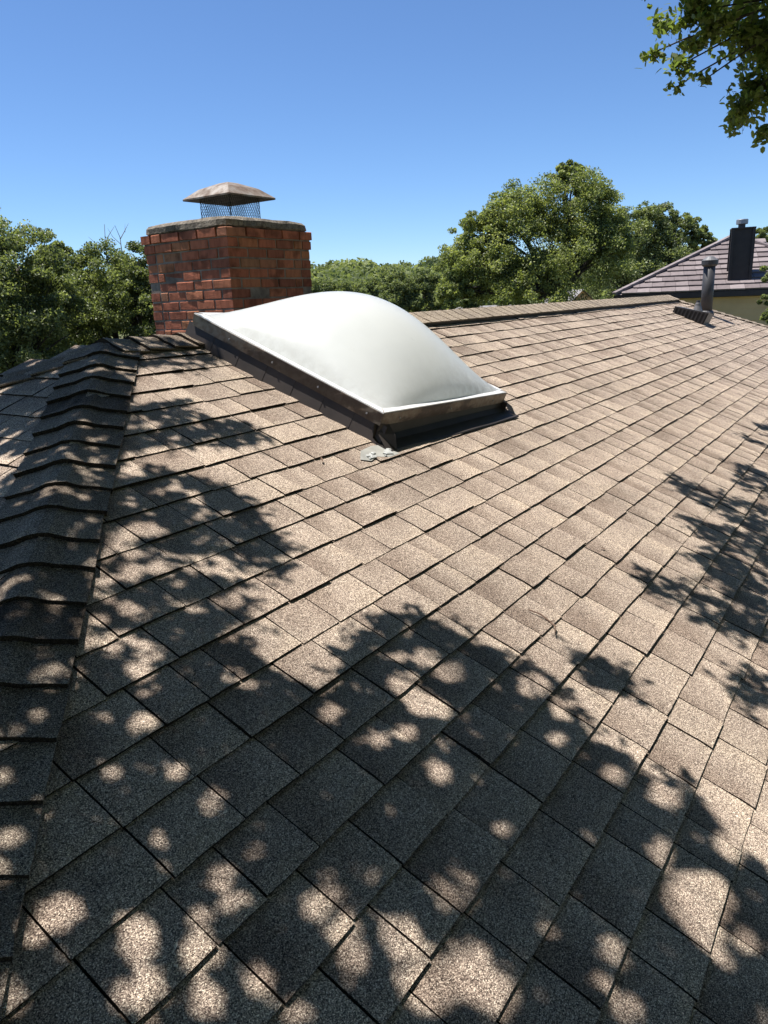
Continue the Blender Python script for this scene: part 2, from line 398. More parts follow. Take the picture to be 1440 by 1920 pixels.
# left end slope: along = -Y, butt facing -X
BR = (SE + .33) / C2
for k in range(-32, 20):
    bb = (k + .3) * EXP
    if bb < (s_hip(TE) + .33) / C2 - .02: continue
    y_h = bb * S2 / SN * CS; y_far = 2 * YR - y_h
    if bb > BR - .03: continue
    y = y_far + R.uniform(.0, .1)
    while y > y_h - .02:
        wd = tab_width(); kk = int(R.integers(NV))
        o = Vector((-.33, 0, 0)) + U2 * bb + Vector((0, y - .0008, 0)) + N2 * sag(y, bb + 7)
        m4 = frame_mtx(o, AY, U2, N2, wd - .0044, 1.0)
        yh2 = (bb + LEN) * S2 / SN * CS; clips = []
        if y - wd < yh2 + .01: clips.append((hp, -clipL[1]))
        if y > 2 * YR - yh2 - .01: clips.append(clipB)
        tabs.append([m4, kk, clips, area(m4, 1.0) * .9, left])
        y -= wd
tabs.sort(key=lambda q: -q[3])
def clip_bm(v, tone, m4, clips):
    bm = bmesh.new(); lay = bm.verts.layers.float.new('tone')
    vs_ = []
    for q, t in zip(v, tone):
        bv = bm.verts.new(m4 @ Vector(q)); bv[lay] = float(t); vs_.append(bv)
    for f in PF: bm.faces.new([vs_[i] for i in f])
    for co, no in clips:
        bmesh.ops.bisect_plane(bm, geom=bm.verts[:] + bm.edges[:] + bm.faces[:], plane_co=co, plane_no=no, clear_inner=True, dist=1e-5)
    return bm
mvV = []; mvF = []; mvT = []; nb = 0; made = 0
for m4, kk, clips, ar, par in tabs:
    v, tone = variants[kk]
    if made < 296 and ar > 60:
        if clips:
            bm = clip_bm(v, tone, m4, clips)
            if len(bm.faces) < 3: bm.free(); continue
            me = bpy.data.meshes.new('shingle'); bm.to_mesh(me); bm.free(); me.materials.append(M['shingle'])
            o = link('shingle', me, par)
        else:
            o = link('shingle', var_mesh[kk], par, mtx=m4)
        made += 1
    else:
        if clips:
            bm = clip_bm(v, tone, m4, clips); lay = bm.verts.layers.float['tone']; bm.verts.index_update()
            for bv in bm.verts: mvV.append(np.array([bv.co[:]])); mvT.append(np.array([bv[lay]]))
            for f in bm.faces: mvF.append(tuple(nb + q.index for q in f.verts))
            nb += len(bm.verts); bm.free()
        else:
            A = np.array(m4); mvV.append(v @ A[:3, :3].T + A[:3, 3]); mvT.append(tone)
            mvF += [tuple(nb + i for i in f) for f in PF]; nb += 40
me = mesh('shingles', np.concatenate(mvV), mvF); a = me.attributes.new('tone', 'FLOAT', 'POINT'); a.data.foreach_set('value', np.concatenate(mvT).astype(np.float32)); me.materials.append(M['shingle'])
o = link('distant_shingles', me, house); hlink(o); tag(o, kind='stuff')

# ---- hip and ridge caps
def cap_meshes(e_dir, v1, v2, n1, n2, half, length, nvar, lift0, lift1, nm='cap_shingle', dep=.021, edge=.0, d=.055, tb=.5):
    """cap sheet, butt at 0 and running along e_dir; v1/v2 in-plane directions away from the hip"""
    out = []
    ws = [-1, -.72, -.42, -.2, 0, .2, .42, .72, 1]; up = (n1 + n2).normalized()
    for _ in range(nvar):
        V = []; T = []; b0 = np.clip(R.normal(tb, .09), .25, .9); jt = R.normal(0, .003)
        for j, (l, lf) in enumerate(((0, lift0), (.03, lift0 * .93), (length, lift1))):
            for w_ in ws:
                q = w_ * half * (1 + (R.normal(0, .012) if abs(w_) == 1 else 0))
                f1 = (q + sqrt(q * q + d * d)) / 2; f2 = (-q + sqrt(q * q + d * d)) / 2
                nn = n1 if w_ > .3 else (n2 if w_ < -.3 else up)
                lf_ = lf + (.013 if abs(w_) < .1 else (.010 if abs(w_) < .3 else 0))
                V.append(e_dir * (l + (jt + R.normal(0, .0018) if j == 0 else 0)) + v1 * f1 + v2 * f2 + nn * (lf_ + R.normal(0, .0006)))
                T.append(b0 - .22 * (j / 2) * (tb < .6) + R.normal(0, .05))
        n = len(ws); F = []
        for j in range(2):
            for i in range(n - 1): F.append((j * n + i, j * n + i + 1, (j + 1) * n + i + 1, (j + 1) * n + i))
        b = len(V)
        for i in range(n): V.append(V[i].copy()); T.append(edge)
        for i in range(n): V.append(V[i] - (n1 if ws[i] > .3 else (n2 if ws[i] < -.3 else up)) * (dep + (.003 if abs(ws[i]) < .3 else 0)) + e_dir * .001); T.append(edge)
        for i in range(n - 1): F.append((b + n + i, b + n + i + 1, b + i + 1, b + i))
        for side in (0, n - 1):
            b2 = len(V); nn = n2 if side == 0 else n1
            for j in range(3): V.append(V[j * n + side] - nn * .008); T.append(.2)
            for j in range(2): F.append((j * n + side, (j + 1) * n + side, b2 + j + 1, b2 + j))
        me = mesh(nm, V, F); a = me.attributes.new('tone', 'FLOAT', 'POINT'); a.data.foreach_set('value', np.clip(np.array(T), .02, 1).astype(np.float32)); me.materials.append(M['cap'])
        out.append(me)
    return out
def perp_in_plane(e, nrm, toward):
    v = nrm.cross(e).normalized()
    return v if v.dot(toward) > 0 else -v
# near hip
ed = Vector((HS, CS, SN)); ehl = ed.length; ed.normalize()
v1 = perp_in_plane(ed, N1, Vector((1, 0, 0))); v2 = perp_in_plane(ed, N2, Vector((-1, 0, 0)))
cms = cap_meshes(ed, v1, v2, N1, N2, .155, .20, 9, .034, .015, d=.085)
HIPS = []
i = 0; l = TE * ehl + .05
while l < TR * ehl - .14:
    p = hp + ed * l
    o = link('cap_shingle', cms[i % 9], front, loc=p + Vector((R.normal(0, .002), 0, R.normal(0, .0012)))); i += 1
    l += EXP * 1.01
# far-left hip
N4 = Vector((0, SN, CS)); ed2 = Vector((HS, -CS, SN)).normalized()
w1 = perp_in_plane(ed2, N2, Vector((-1, -1, 0))); w2 = perp_in_plane(ed2, N4, Vector((1, 1, 0)))
cms2 = cap_meshes(ed2, w2, w1, N4, N2, .155, .20, 5, .034, .015, d=.085)
top = RP(SE, TR)
for i in range(22): link('cap_shingle', cms2[i % 5], left, loc=top - ed2 * (.175 + i * EXP * 1.01))
# ridge caps on the left stretch, then the ridge vent
v1r = perp_in_plane(AX, N1, Vector((0, -1, 0))); v2r = perp_in_plane(AX, N4, Vector((0, 1, 0)))
cms3 = cap_meshes(AX, v1r, v2r, N1, N4, .155, .20, 5, .034, .014, d=.07)
for i in range(11): link('cap_shingle', cms3[i % 5], front, loc=RP(SE - .015 + i * EXP, TR) + Vector((0, 0, .006)))
# ridge vent: a raised dark core and caps over it
for side, (vv, nn) in enumerate(((v1r, N1), (v2r, N4))):
    vent = MB()
    for q in range(40):
        x0 = 3.75 + (SR - 3.73) * q / 40; x1 = 3.75 + (SR - 3.73) * (q + 1) / 40; b_ = RP((x0 + x1) / 2, TR)
        vent.box(b_ + vv * .115 + nn * (.011 + .002 * noise.noise((x0, 4, 1))), (x1 - x0 + .002, .10, .044), (AX, vv, nn))
    part('ridge_vent', vent, M['blackmetal'], front)
cms4 = cap_meshes(AX, v1r, v2r, N1, N4, .172, .20, 7, .0485, .0455, dep=.0025, edge=.5, d=.03, tb=.70)
i = 0; x = 3.72
while x < SR - .1:
    link('cap_shingle', cms4[i % 7], front, loc=RP(x, TR) + Vector((0, 0, .004 * noise.noise((x * .8, 2, 2))))); i += 1; x += EXP
# right hip
ed5 = Vector((-.95, CS, SN)).normalized(); N5 = Vector((SN, 0, CS)).normalized(); N5 = Vector((math.sin(math.atan2(SN, .95)), 0, math.cos(math.atan2(SN, .95))))
x1v = perp_in_plane(ed5, N1, Vector((-1, -1, 0))); x2v = perp_in_plane(ed5, N5, Vector((1, 1, 0)))
cms5 = cap_meshes(ed5, x2v, x1v, N5, N1, .155, .20, 5, .034, .015, d=.085)
for i in range(26): link('cap_shingle', cms5[i % 5], front, loc=RP(SR, TR) - ed5 * (.12 + i * EXP * 1.01))

# ------------------------------------------------------------------ skylight
def W(s, t, h): return RP(s, t, h)
skl = empty('skylight', RP(3.17, 2.06)); tag(skl, 'white domed acrylic skylight in a brown metal frame on the roof', 'skylight')
ski = Matrix.Translation(RP(3.17, 2.06)).inverted()
def spart(name, mb, mat, parent=skl, smooth=False):
    o = mb.build(name, mat, parent, smooth)
    if parent is skl: o.matrix_parent_inverse = ski
    return o
Cq = [(2.62, 1.50, .145), (3.775, 1.445, .115), (3.73, 2.62, .115), (2.57, 2.67, .145)]      # near-left, near-right, far-right, far-left
cen2 = Vector((sum(q[0] for q in Cq) / 4, sum(q[1] for q in Cq) / 4))
def ring(inset, dz):
    """corner points moved inwards by inset and up by dz (roof normal)"""
    out = []
    for i in range(4):
        p = Vector(Cq[i][:2]); a = (Vector(Cq[(i + 1) % 4][:2]) - p).normalized(); b_ = (Vector(Cq[i - 1][:2]) - p).normalized()
        q = p + (a + b_) * inset; out.append(W(q.x, q.y, Cq[i][2] + dz))
    return out
def loop_strip(mb, r0_, r1_):
    for i in range(4): mb.quad(r0_[i], r0_[(i + 1) % 4], r1_[(i + 1) % 4], r1_[i])
    return mb
mb = MB(); loop_strip(mb, ring(.001, -.058), ring(0, 0)); loop_strip(mb, ring(.012, -.058), ring(.001, -.058)); loop_strip(mb, ring(.016, -.002), ring(.012, -.058)); loop_strip(mb, ring(0, 0), ring(.002, .002))
fr = spart('frame', mb, M['bronze'])
mb = MB(); loop_strip(mb, ring(.002, .0), ring(.003, .006)); loop_strip(mb, ring(.003, .006), ring(.034, .008)); loop_strip(mb, ring(.034, .008), ring(.035, .002))
spart('retainer_strip', mb, M['alu'])
mb = MB()                                                    # mitre joints
for i in range(4):
    a = ring(.004, .0075)[i]; b_ = ring(.030, .0088)[i]; mb.tube([a, b_], .0014, 5)
spart('mitre_joint', mb, M['twig'])
# curb walls and flashings
def curb_face(i, top, bot, ins_t, ins_b):
    a, b_ = ring(ins_t, top)[i], ring(ins_t, top)[(i + 1) % 4]
    A, B = Vector(Cq[i][:2]), Vector(Cq[(i + 1) % 4][:2])
    return a, b_, W(B.x, B.y, bot), W(A.x, A.y, bot)
mb = MB(); rin = ring(.02, -.05)
base = []
for i in range(4):
    p = Vector(Cq[i][:2]); a = (Vector(Cq[(i + 1) % 4][:2]) - p).normalized(); b_ = (Vector(Cq[i - 1][:2]) - p).normalized(); q = p + (a + b_) * .012
    base.append(W(q.x, q.y, -.01))
for i in range(4): mb.quad(base[i], base[(i + 1) % 4], rin[(i + 1) % 4], rin[i])
spart('curb', mb, M['flash'])
mb = MB(); mb.poly([q + N1 * .03 for q in base]); spart('well_bounce_floor', mb, M['bouncewhite'])  # unseen white floor added to bounce light up into the dome
# step flashing cards up the left side
for k in range(7):
    t0 = 1.47 + k * .175; t1 = t0 + .185
    def lx(t): return 2.62 + (2.57 - 2.62) * (t - 1.5) / 1.17
    off = .010
    mb = MB(); s0, s1 = lx(t0) - off - .0016, lx(t1) - off
    mb.quad(W(s0, t0, .0), W(s1, t1, .0), W(s1 + .026, t1, .094), W(s0 + .026, t0, .094))
    mb.poly([W(s0 + .026, t0, .094), W(s0 + .03, t0, .0), W(s0, t0, .0)])
    spart('step_flashing', mb, M['flash'])
# right side cards
for k in range(7):
    t0 = 1.42 + k * .175; t1 = t0 + .185; off = .010 + .003 * (k % 2)
    def rx(t): return 3.775 + (3.73 - 3.775) * (t - 1.445) / 1.175
    mb = MB(); mb.quad(W(rx(t1) + off, t1, 0), W(rx(t0) + off, t0, 0), W(rx(t0) + off - .012, t0, .064), W(rx(t1) + off - .012, t1, .064)); spart('step_flashing', mb, M['flash'])
# front apron lying on the shingles
NA = 14; mb = MB(); pr_ = None
for k in range(NA + 1):
    f = k / NA; s = 2.60 + f * 1.215; tl = 1.398 - .058 * f + .004 * sin(f * 9); tu = 1.505 - .055 * f
    row = [W(s, tl, .0105), W(s, tl + .004, .015 + .002 * sin(f * 14)), W(s, tu - .03, .017), W(s, tu, .03), W(s, tu + .014, .09 - .02 * f)]
    if pr_:
        for a in range(4): mb.quad(pr_[a], row[a], row[a + 1], pr_[a + 1])
    pr_ = row
spart('apron_flashing', mb, M['flash'])
# bent corner flaps
mb = MB(); a = W(2.612, 1.50, .09); mb.quad(W(2.612, 1.50, .06), W(2.60, 1.415, .008), W(2.648, 1.395, .016), W(2.655, 1.43, .07)); mb.quad(W(2.612, 1.50, .06), W(2.655, 1.43, .07), W(2.66, 1.48, .10), W(2.62, 1.50, .10))
spart('corner_flap', mb, M['flash'])
mb = MB(); mb.poly([W(3.775, 1.44, .05), W(3.80, 1.352, .012), W(3.835, 1.385, .018), W(3.822, 1.405, .045), W(3.86, 1.43, .03), W(3.80, 1.47, .07)]); mb.poly([W(3.78, 1.47, .004), W(3.80, 1.47, .07), W(3.86, 1.43, .03), W(3.83, 1.47, .004)])
spart('corner_flap', mb, M['blackmetal'])
# grey flashing tab with flaking sealant at the near corner
mb = MB(); mb.poly([W(2.40, 1.415, .0125), W(2.44, 1.385, .0125), W(2.50, 1.40, .0128), W(2.56, 1.372, .0125), W(2.64, 1.372, .013), W(2.60, 1.47, .0125), W(2.56, 1.478, .0118), W(2.47, 1.468, .0115)])
spart('flashing_tab', mb, M['flashgrey'])
def blob(cs, ct, r, h0, nm='sealant', mat='caulk', parent=None):
    mb = MB(); n = 11; pts = []
    for k in range(n):
        a = 2 * pi * k / n; q = r * R.uniform(.45, 1.15); pts.append(W(cs + cos(a) * q * 1.5, ct + sin(a) * q, h0))
    c = W(cs, ct, h0 + .008); b = len(mb.V); mb.V += [c] + [q + N1 * .005 for q in pts] + pts
    for k in range(n):
        mb.F.append((0, 1 + k, 1 + (k + 1) % n)); mb.F.append((1 + k, 1 + n + k, 1 + n + (k + 1) % n, 1 + (k + 1) % n))
    return spart(nm, mb, M[mat])
for cs, ct, r_ in ((2.475, 1.412, .020), (2.505, 1.425, .012), (2.585, 1.398, .024), (2.61, 1.415, .015), (3.852, 1.428, .013), (3.83, 1.385, .011), (2.45, 1.40, .007), (2.545, 1.385, .006)): blob(cs, ct, r_, .012)
for t in (1.58, 1.86, 2.14, 2.42):
    s = 2.62 + (2.57 - 2.62) * (t - 1.5) / 1.17
    mb = MB(); mb.tube([W(s + .002, t, .113), W(s - .004, t, .113)], .0045, 8); spart('screw', mb, M['galv'])
for f in (.12, .5, .88):
    s = 2.62 + f * 1.155; t = 1.5 - .055 * f; h = .145 - .03 * f - .032
    mb = MB(); mb.tube([W(s, t + .002, h), W(s, t - .004, h)], .0045, 8); spart('screw', mb, M['galv'])
# dome
ND = 44; cin = ring(.026, .006); V = []; F = []
for j in range(ND + 1):
    v = j / ND
    for i in range(ND + 1):
        u = i / ND
        b_ = cin[0] * (1 - u) * (1 - v) + cin[1] * u * (1 - v) + cin[2] * u * v + cin[3] * (1 - u) * v
        h = .300 * max(0.0, sin(pi * u) * sin(pi * v)) ** .74
        e = min(u, 1 - u, v, 1 - v)
        V.append(b_ + N1 * h * min(1, e / .02))
for j in range(ND):
    for i in range(ND): F.append((j * (ND + 1) + i, j * (ND + 1) + i + 1, (j + 1) * (ND + 1) + i + 1, (j + 1) * (ND + 1) + i))
me = mesh('dome', V, F, True); ga = me.attributes.new('edge_grey', 'FLOAT', 'POINT')
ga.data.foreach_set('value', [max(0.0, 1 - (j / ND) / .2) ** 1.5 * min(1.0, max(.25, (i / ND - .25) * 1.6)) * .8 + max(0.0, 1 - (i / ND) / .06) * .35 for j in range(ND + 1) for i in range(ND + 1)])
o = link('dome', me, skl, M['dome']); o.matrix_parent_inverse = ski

# ------------------------------------------------------------------ brick chimney
CX, CY, CL = 3.9507, 3.5392, .89; ZT = 1.735; RH = .0707
chim = empty('brick_chimney', (CX + CL / 2, CY + CL / 2, .0)); tag(chim, 'weathered red brick chimney with corbelled top behind the skylight', 'chimney')
chi = Matrix.Translation((-(CX + CL / 2), -(CY + CL / 2), 0))
def cpart(name, mb, mat, parent=chim, smooth=False):
    o = mb.build(name, mat, parent, smooth)
    if parent is chim: o.matrix_parent_inverse = chi
    return o
core = cpart('mortar_core', MB().box((CX + CL / 2, CY + CL / 2, (ZT - .9) / 2 - .0), (CL - .001, CL - .001, ZT + .9 - .01)), M['mortar'])
core2 = cpart('mortar_core', MB().box((CX + CL / 2, CY + CL / 2, ZT - RH + .0), (CL + .013, CL + .013, RH * 2 - .012)), M['mortar'])
brick_src = {}
def brick_mesh(key, L):
    if key in brick_src: return brick_src[key]
    bm = bmesh.new(); bmesh.ops.create_cube(bm, size=1.0)
    hgt = RH - .011
    for v in bm.verts: v.co = Vector((v.co.x * L, v.co.y * .10, v.co.z * hgt)) + Vector((R.normal(0, .0012), R.normal(0, .001), R.normal(0, .0012)))
    bmesh.ops.bevel(bm, geom=bm.edges[:], offset=.0035, segments=1, affect='EDGES', profile=.5)
    me = bpy.data.meshes.new('brick'); bm.to_mesh(me); bm.free(); me.materials.append(M['brick']); brick_src[key] = me; return me
backV = MB(); nbk = 0
for row in range(19):
    z = ZT - RH * (row + .5); out = .018 if row == 0 else (.009 if row == 1 else 0.0)
    x0, y0, LL = CX - out, CY - out, CL + 2 * out
    for face in range(4):
        own = (row % 2 == 0) == (face in (0, 2)); lo_, hi_ = (-.009, LL + .009) if own else (.106, LL - .106)
        p = lo_; pieces = []
        while p < hi_ - 1e-6:
            e = min(hi_, p + .199 + R.normal(0, .003))
            if hi_ - e < .06: e = hi_
            pieces.append((p, e)); p = e
        for (a, b_) in pieces:
            L = b_ - a - .010
            if L < .03: continue
            mid = (a + b_) / 2; inset = .05; jit = R.normal(0, .0022)
            if face == 0: c = Vector((x0 + mid, y0 + inset - .004 + jit, z)); rz = 0.0
            elif face == 1: c = Vector((x0 + inset - .004 + jit, y0 + mid, z)); rz = pi / 2
            elif face == 2: c = Vector((x0 + mid, y0 + LL - inset + .004 + jit, z)); rz = 0.0
            else: c = Vector((x0 + LL - inset + .004 + jit, y0 + mid, z)); rz = pi / 2
            if face < 2 and row < 17:
                key = (round(L / .004), int(R.integers(3))); me = brick_mesh(key, round(L / .004) * .004)
                o = link('brick', me, core); o.location = c - Vector((0, 0, 0)); o.rotation_euler = (R.normal(0, .004), R.normal(0, .004), rz + R.normal(0, .004)); nbk += 1
            else:
                ax = (Vector((1, 0, 0)), Vector((0, 1, 0)), Vector((0, 0, 1))) if face in (0, 2) else (Vector((0, 1, 0)), Vector((-1, 0, 0)), Vector((0, 0, 1)))
                backV.box(c, (L, .10, RH - .011), ax)
o = backV.build('back_bricks', M['brick'], core); tag(o, kind='stuff')
# concrete crown: rounded slab with an uneven edge, rising to the middle
mb = MB(); prof = [(-.012, 0), (.006, .012), (.003, .050), (-.016, .070), (-.07, .080), (-.22, .088), (-.44, .091)]; NSEG = 56; rings_ = []
def sq(u, half):
    """point on a rounded square"""
    a = 2 * pi * u; ca, sa = cos(a), sin(a); n_ = 9.0
    r_ = half / (abs(ca) ** n_ + abs(sa) ** n_) ** (1 / n_); return Vector((ca * r_, sa * r_))
for (o_, z) in prof:
    rw = []
    for k in range(NSEG):
        q = sq(k / NSEG, CL / 2 + .020 + o_); jn = noise.noise((q.x * 9, q.y * 9, z * 30)) * .012
        q = q * (1 + jn * (1 if o_ > -.05 else .2) / .5)
        rw.append(Vector((CX + CL / 2 + q.x, CY + CL / 2 + q.y, ZT - .004 + z + .007 * noise.noise((q.x * 7, q.y * 7, 5 + z * 10)) + (R.normal(0, .004) if z == 0 else 0))))
    rings_.append(rw)
for a in range(len(rings_) - 1):
    for k in range(NSEG): mb.quad(rings_[a][k], rings_[a][(k + 1) % NSEG], rings_[a + 1][(k + 1) % NSEG], rings_[a + 1][k])
mb.poly(rings_[-1]); mb.poly(rings_[0][::-1])
cr = cpart('concrete_crown', mb, M['crown'], smooth=True)

# chimney cap: cage and hipped lid
KX, KY = CX + .459, CY + .405; KZ = ZT + .070
cap = empty('chimney_cap', (KX, KY, KZ)); tag(cap, 'rusty hipped metal lid over a wire mesh cage on the brick chimney', 'chimney cap')
HB = .160; HC = .188; LB = .250
mb = MB()
for sx, sy, lx_, ly_ in ((0, -1, 1, 0), (0, 1, 1, 0), (-1, 0, 0, 1), (1, 0, 0, 1)):
    mb.box((sx * HB, sy * HB, .012), (2 * HB + .02 if lx_ else .02, 2 * HB + .02 if ly_ else .02, .028))
mb.build('base_frame', M['blackmetal'], cap)
mb = MB()
st_ = .0195; hgt = HC - .02
for face in range(4):
    a = face * pi / 2; dx = Vector((cos(a), sin(a), 0)); nn = Vector((sin(a), -cos(a), 0)); o0 = nn * HB * .985
    for dirn in (1, -1):
        q = -2 * HB
        while q < 2 * HB:
            # strand from bottom at q rising with slope; clipped to the face
            run = hgt * .5 * dirn; x0, x1, z0, z1 = q, q + run, .02, .02 + hgt
            def clipx(x0, z0, x1, z1):
                lo, hi = -HB, HB; t0, t1 = 0.0, 1.0; d = x1 - x0
                for lim, sg in ((lo, 1), (hi, -1)):
                    fa, fb = sg * (x0 - lim), sg * (x1 - lim)
                    if fa < 0 and fb < 0: return None
                    if fa < 0: t0 = max(t0, fa / (fa - fb))
                    elif fb < 0: t1 = min(t1, fa / (fa - fb))
                if t1 - t0 < .02: return None
                return x0 + d * t0, z0 + (z1 - z0) * t0, x0 + d * t1, z0 + (z1 - z0) * t1
            c = clipx(x0, z0, x1, z1)
            if c: mb.tube([o0 + dx * c[0] + Vector((0, 0, c[1])), o0 + dx * c[2] + Vector((0, 0, c[3]))], .0016, 3, False)
            q += st_
    mb.tube([o0 + dx * HB + Vector((0, 0, .0)), o0 + dx * HB + Vector((0, 0, HC))], .003, 4)
o = mb.build('mesh_cage', M['blackmetal'], cap)
mb = MB(); lp = [Vector((x * LB, y * LB, HC - .018)) for x, y in ((-1, -1), (1, -1), (1, 1), (-1, 1))]
lo = [q + Vector((0, 0, .012)) for q in lp]; ap = [Vector((x * .05, y * .05, HC + .105)) for x, y in ((-1, -1), (1, -1), (1, 1), (-1, 1))]; md = [Vector((x * .16, y * .16, HC + .062)) for x, y in ((-1, -1), (1, -1), (1, 1), (-1, 1))]
for a, b_ in ((lp, lo), (lo, md), (md, ap)):
    for i in range(4): mb.quad(a[i], a[(i + 1) % 4], b_[(i + 1) % 4], b_[i])
mb.poly(ap)
lid = mb.build('lid', M['rust'], cap)
mb = MB()
for a, b_ in ((lp, [q * 1.0 - Vector((0, 0, .006)) for q in md]),):
    i4 = [Vector((x * .15, y * .15, HC + .03)) for x, y in ((-1, -1), (1, -1), (1, 1), (-1, 1))]
    for i in range(4): mb.quad(lp[i] * .99, i4[i], i4[(i + 1) % 4], lp[(i + 1) % 4] * .99)
    mb.poly(i4[::-1])
mb.build('lid_underside', M['blackmetal'], cap)

# ------------------------------------------------------------------ flue pipe, boot and box vent near the far end of the ridge
PS, PT = 11.80, 2.09
fp = empty('flue_pipe', RP(PS, PT)); tag(fp, 'tall dark grey flue pipe with a round cap near the far ridge end', 'flue pipe')
mb = MB().lathe([(.082, -.08), (.080, .70)], (0, 0, 0), 20); mb.build('pipe', M['ventgrey'], fp, True)
mb = MB().lathe([(.088, .66), (.112, .685), (.112, .74), (.10, .748), (.05, .79), (.0, .80)], (0, 0, 0), 20); mb.build('rain_cap', M['ventgrey'], fp, False)
mb = MB().lathe([(.114, .7425), (.102, .751), (.05, .793), (.004, .803)], (0, 0, 0), 20); mb.build('cap_top', M['ventlight'], fp)
mb = MB().lathe([(.11, -.05), (.11, .02), (.084, .05)], (0, 0, 0), 20); mb.build('storm_collar', M['ventgrey'], fp)
pb = empty('pipe_boot', RP(11.30, 2.10)); tag(pb, 'small grey conical pipe boot between box vent and flue pipe', 'pipe boot')
mb = MB().lathe([(.085, -.06), (.075, .03), (.04, .13), (.036, .16), (.03, .17)], (0, 0, 0), 16); mb.build('cone', M['ventlight'], pb)
mb = MB().lathe([(.028, .16), (.026, .20)], (0, 0, 0), 12); mb.build('pipe_end', M['ventgrey'], pb)
bv_o = RP(10.62, 2.03)
bv = empty('box_vent', bv_o); tag(bv, 'low dark slotted box vent beside the flue pipe', 'roof vent')
bvi = Matrix.Translation(-bv_o)
def bpart(name, mb, mat):
    o = mb.build(name, mat, bv); o.matrix_parent_inverse = bvi; return o
mb = MB(); s0, s1, t0, t1, hh = 10.50, 10.86, 1.83, 2.26, .17
mb.quad(W(s0, t0, hh), W(s1, t0 + .0, hh * .8), W(s1, t1, hh * .45), W(s0, t1, hh * .55))
mb.quad(W(s1, t0, 0), W(s1, t1, 0), W(s1, t1, hh * .45), W(s1, t0, hh * .8)); mb.quad(W(s0, t1, 0), W(s0, t1, hh * .55), W(s1, t1, hh * .45), W(s1, t1, 0))
mb.quad(W(s0, t0, 0), W(s1, t0, 0), W(s1, t0, hh * .8), W(s0, t0, hh)); bpart('hood', mb, M['ventlight'])
mb = MB(); mb.quad(W(s0 + .012, t1, 0), W(s0 + .012, t0, 0), W(s0 + .012, t0, hh - .004), W(s0 + .012, t1, hh * .55)); bpart('dark_opening', mb, M['blackmetal'])
for k in range(9):
    t = t0 + .02 + k * .048; h = hh - (hh - hh * .55) * (t - t0) / (t1 - t0)
    bpart('louver_slat', MB().quad(W(s0, t + .020, .012), W(s0, t, .012), W(s0 - .004, t, h - .012), W(s0 - .004, t + .020, h - .012)), M['ventgrey'])
bpart('rim', MB().quad(W(s0 - .006, t1, hh * .55 - .016), W(s0 - .006, t0, hh - .016), W(s0 - .006, t0, hh + .002), W(s0 - .006, t1, hh * .55 + .002)), M['ventgrey'])

# twig lying on the shingles
tw = [(2.100, .455), (2.107, .413), (2.106, .374), (2.092, .353), (2.072, .342), (2.047, .334)]
mb = MB(); mb.tube([RP(a, b_, .013 + .006 * (i % 2)) for i, (a, b_) in enumerate(tw)], [.0022, .0026, .003, .0028, .002, .0012], 6)
mb.tube([RP(2.106, .374, .016), RP(2.118, .366, .022)], [.0022, .001], 5)
o = mb.build('twig', M['twig']); tag(o, 'thin dry brown twig lying on the sunlit shingles', 'twig')

for s_0, t_0, ang, ln_, col, lab in ((.585, .412, .6, .007, 'caulk', 'tiny pale flake on the shaded shingles at lower left'), (2.812, .444, 2.1, .018, 'twig', 'small curled dry leaf on sunlit shingles right of the twig'), (2.226, 1.483, 1.0, .018, 'twig', 'small dry leaf scrap on shingles below the skylight curb')):
    mb = MB(); a = AX * cos(ang) + U1 * sin(ang); b_ = -AX * sin(ang) + U1 * cos(ang); c = RP(s_0, t_0, .013)
    mb.quad(c - a * ln_, c + b_ * ln_ * .4 + N1 * .005, c + a * ln_ * .1 + N1 * .002, c - b_ * ln_ * .35 + N1 * .004); mb.quad(c + b_ * ln_ * .4 + N1 * .005, c + a * ln_ + N1 * .006, c - b_ * ln_ * .35 + N1 * .004, c + a * ln_ * .1 + N1 * .002)
    o = mb.build('dry_leaf' if col == 'twig' else 'flake', M[col]); tag(o, lab, 'leaf' if col == 'twig' else 'flake')

# ------------------------------------------------------------------ neighbouring house with hipped tile roof
NC = Vector((25.92, 7.796, 1.041)); NA_ = radians(-75); nd = Vector((cos(NA_), sin(NA_), 0)); nn_ = Vector((-nd.y, nd.x, 0)); HA, HZ = 3.9, 1.87
nh = empty('neighbour_house', NC + (nd + nn_) * HA - Vector((0, 0, NC.z + 4))); tag(nh, 'tan sided neighbouring house with mauve hipped tile roof beyond the ridge', 'house')
nhi = Matrix.Translation(-nh.location)
def npart(name, mb, mat, parent=nh, smooth=False):
    o = mb.build(name, mat, parent, smooth)
    if parent is nh: o.matrix_parent_inverse = nhi
    return o
def NP(e, v, z=0.0): return NC + nd * e + nn_ * v + Vector((0, 0, z))
apx = NP(HA, HA, HZ); cn = [NP(0, 0), NP(2 * HA, 0), NP(2 * HA, 2 * HA), NP(0, 2 * HA)]
mb = MB()
for i in range(4): mb.poly([cn[i], cn[(i + 1) % 4], apx])
nroof = npart('roof', mb, M['tile'])
rs = Vector((0, 0, HZ)) + nn_ * HA; rlen = rs.length; rs.normalize(); rn = nd.cross(rs)
tile_src = []
for k in range(4):
    bm = bmesh.new(); bmesh.ops.create_cube(bm, size=1.0)
    for v in bm.verts: v.co = Vector((v.co.x + .5, v.co.y + .5, v.co.z * .05 + (.035 if v.co.y < 0 else -.012) + R.normal(0, .004)))
    me = bpy.data.meshes.new('roof_tile'); bm.to_mesh(me); bm.free(); me.materials.append(M['tile']); tile_src.append(me)
NR_ = 11; ex = rlen / NR_
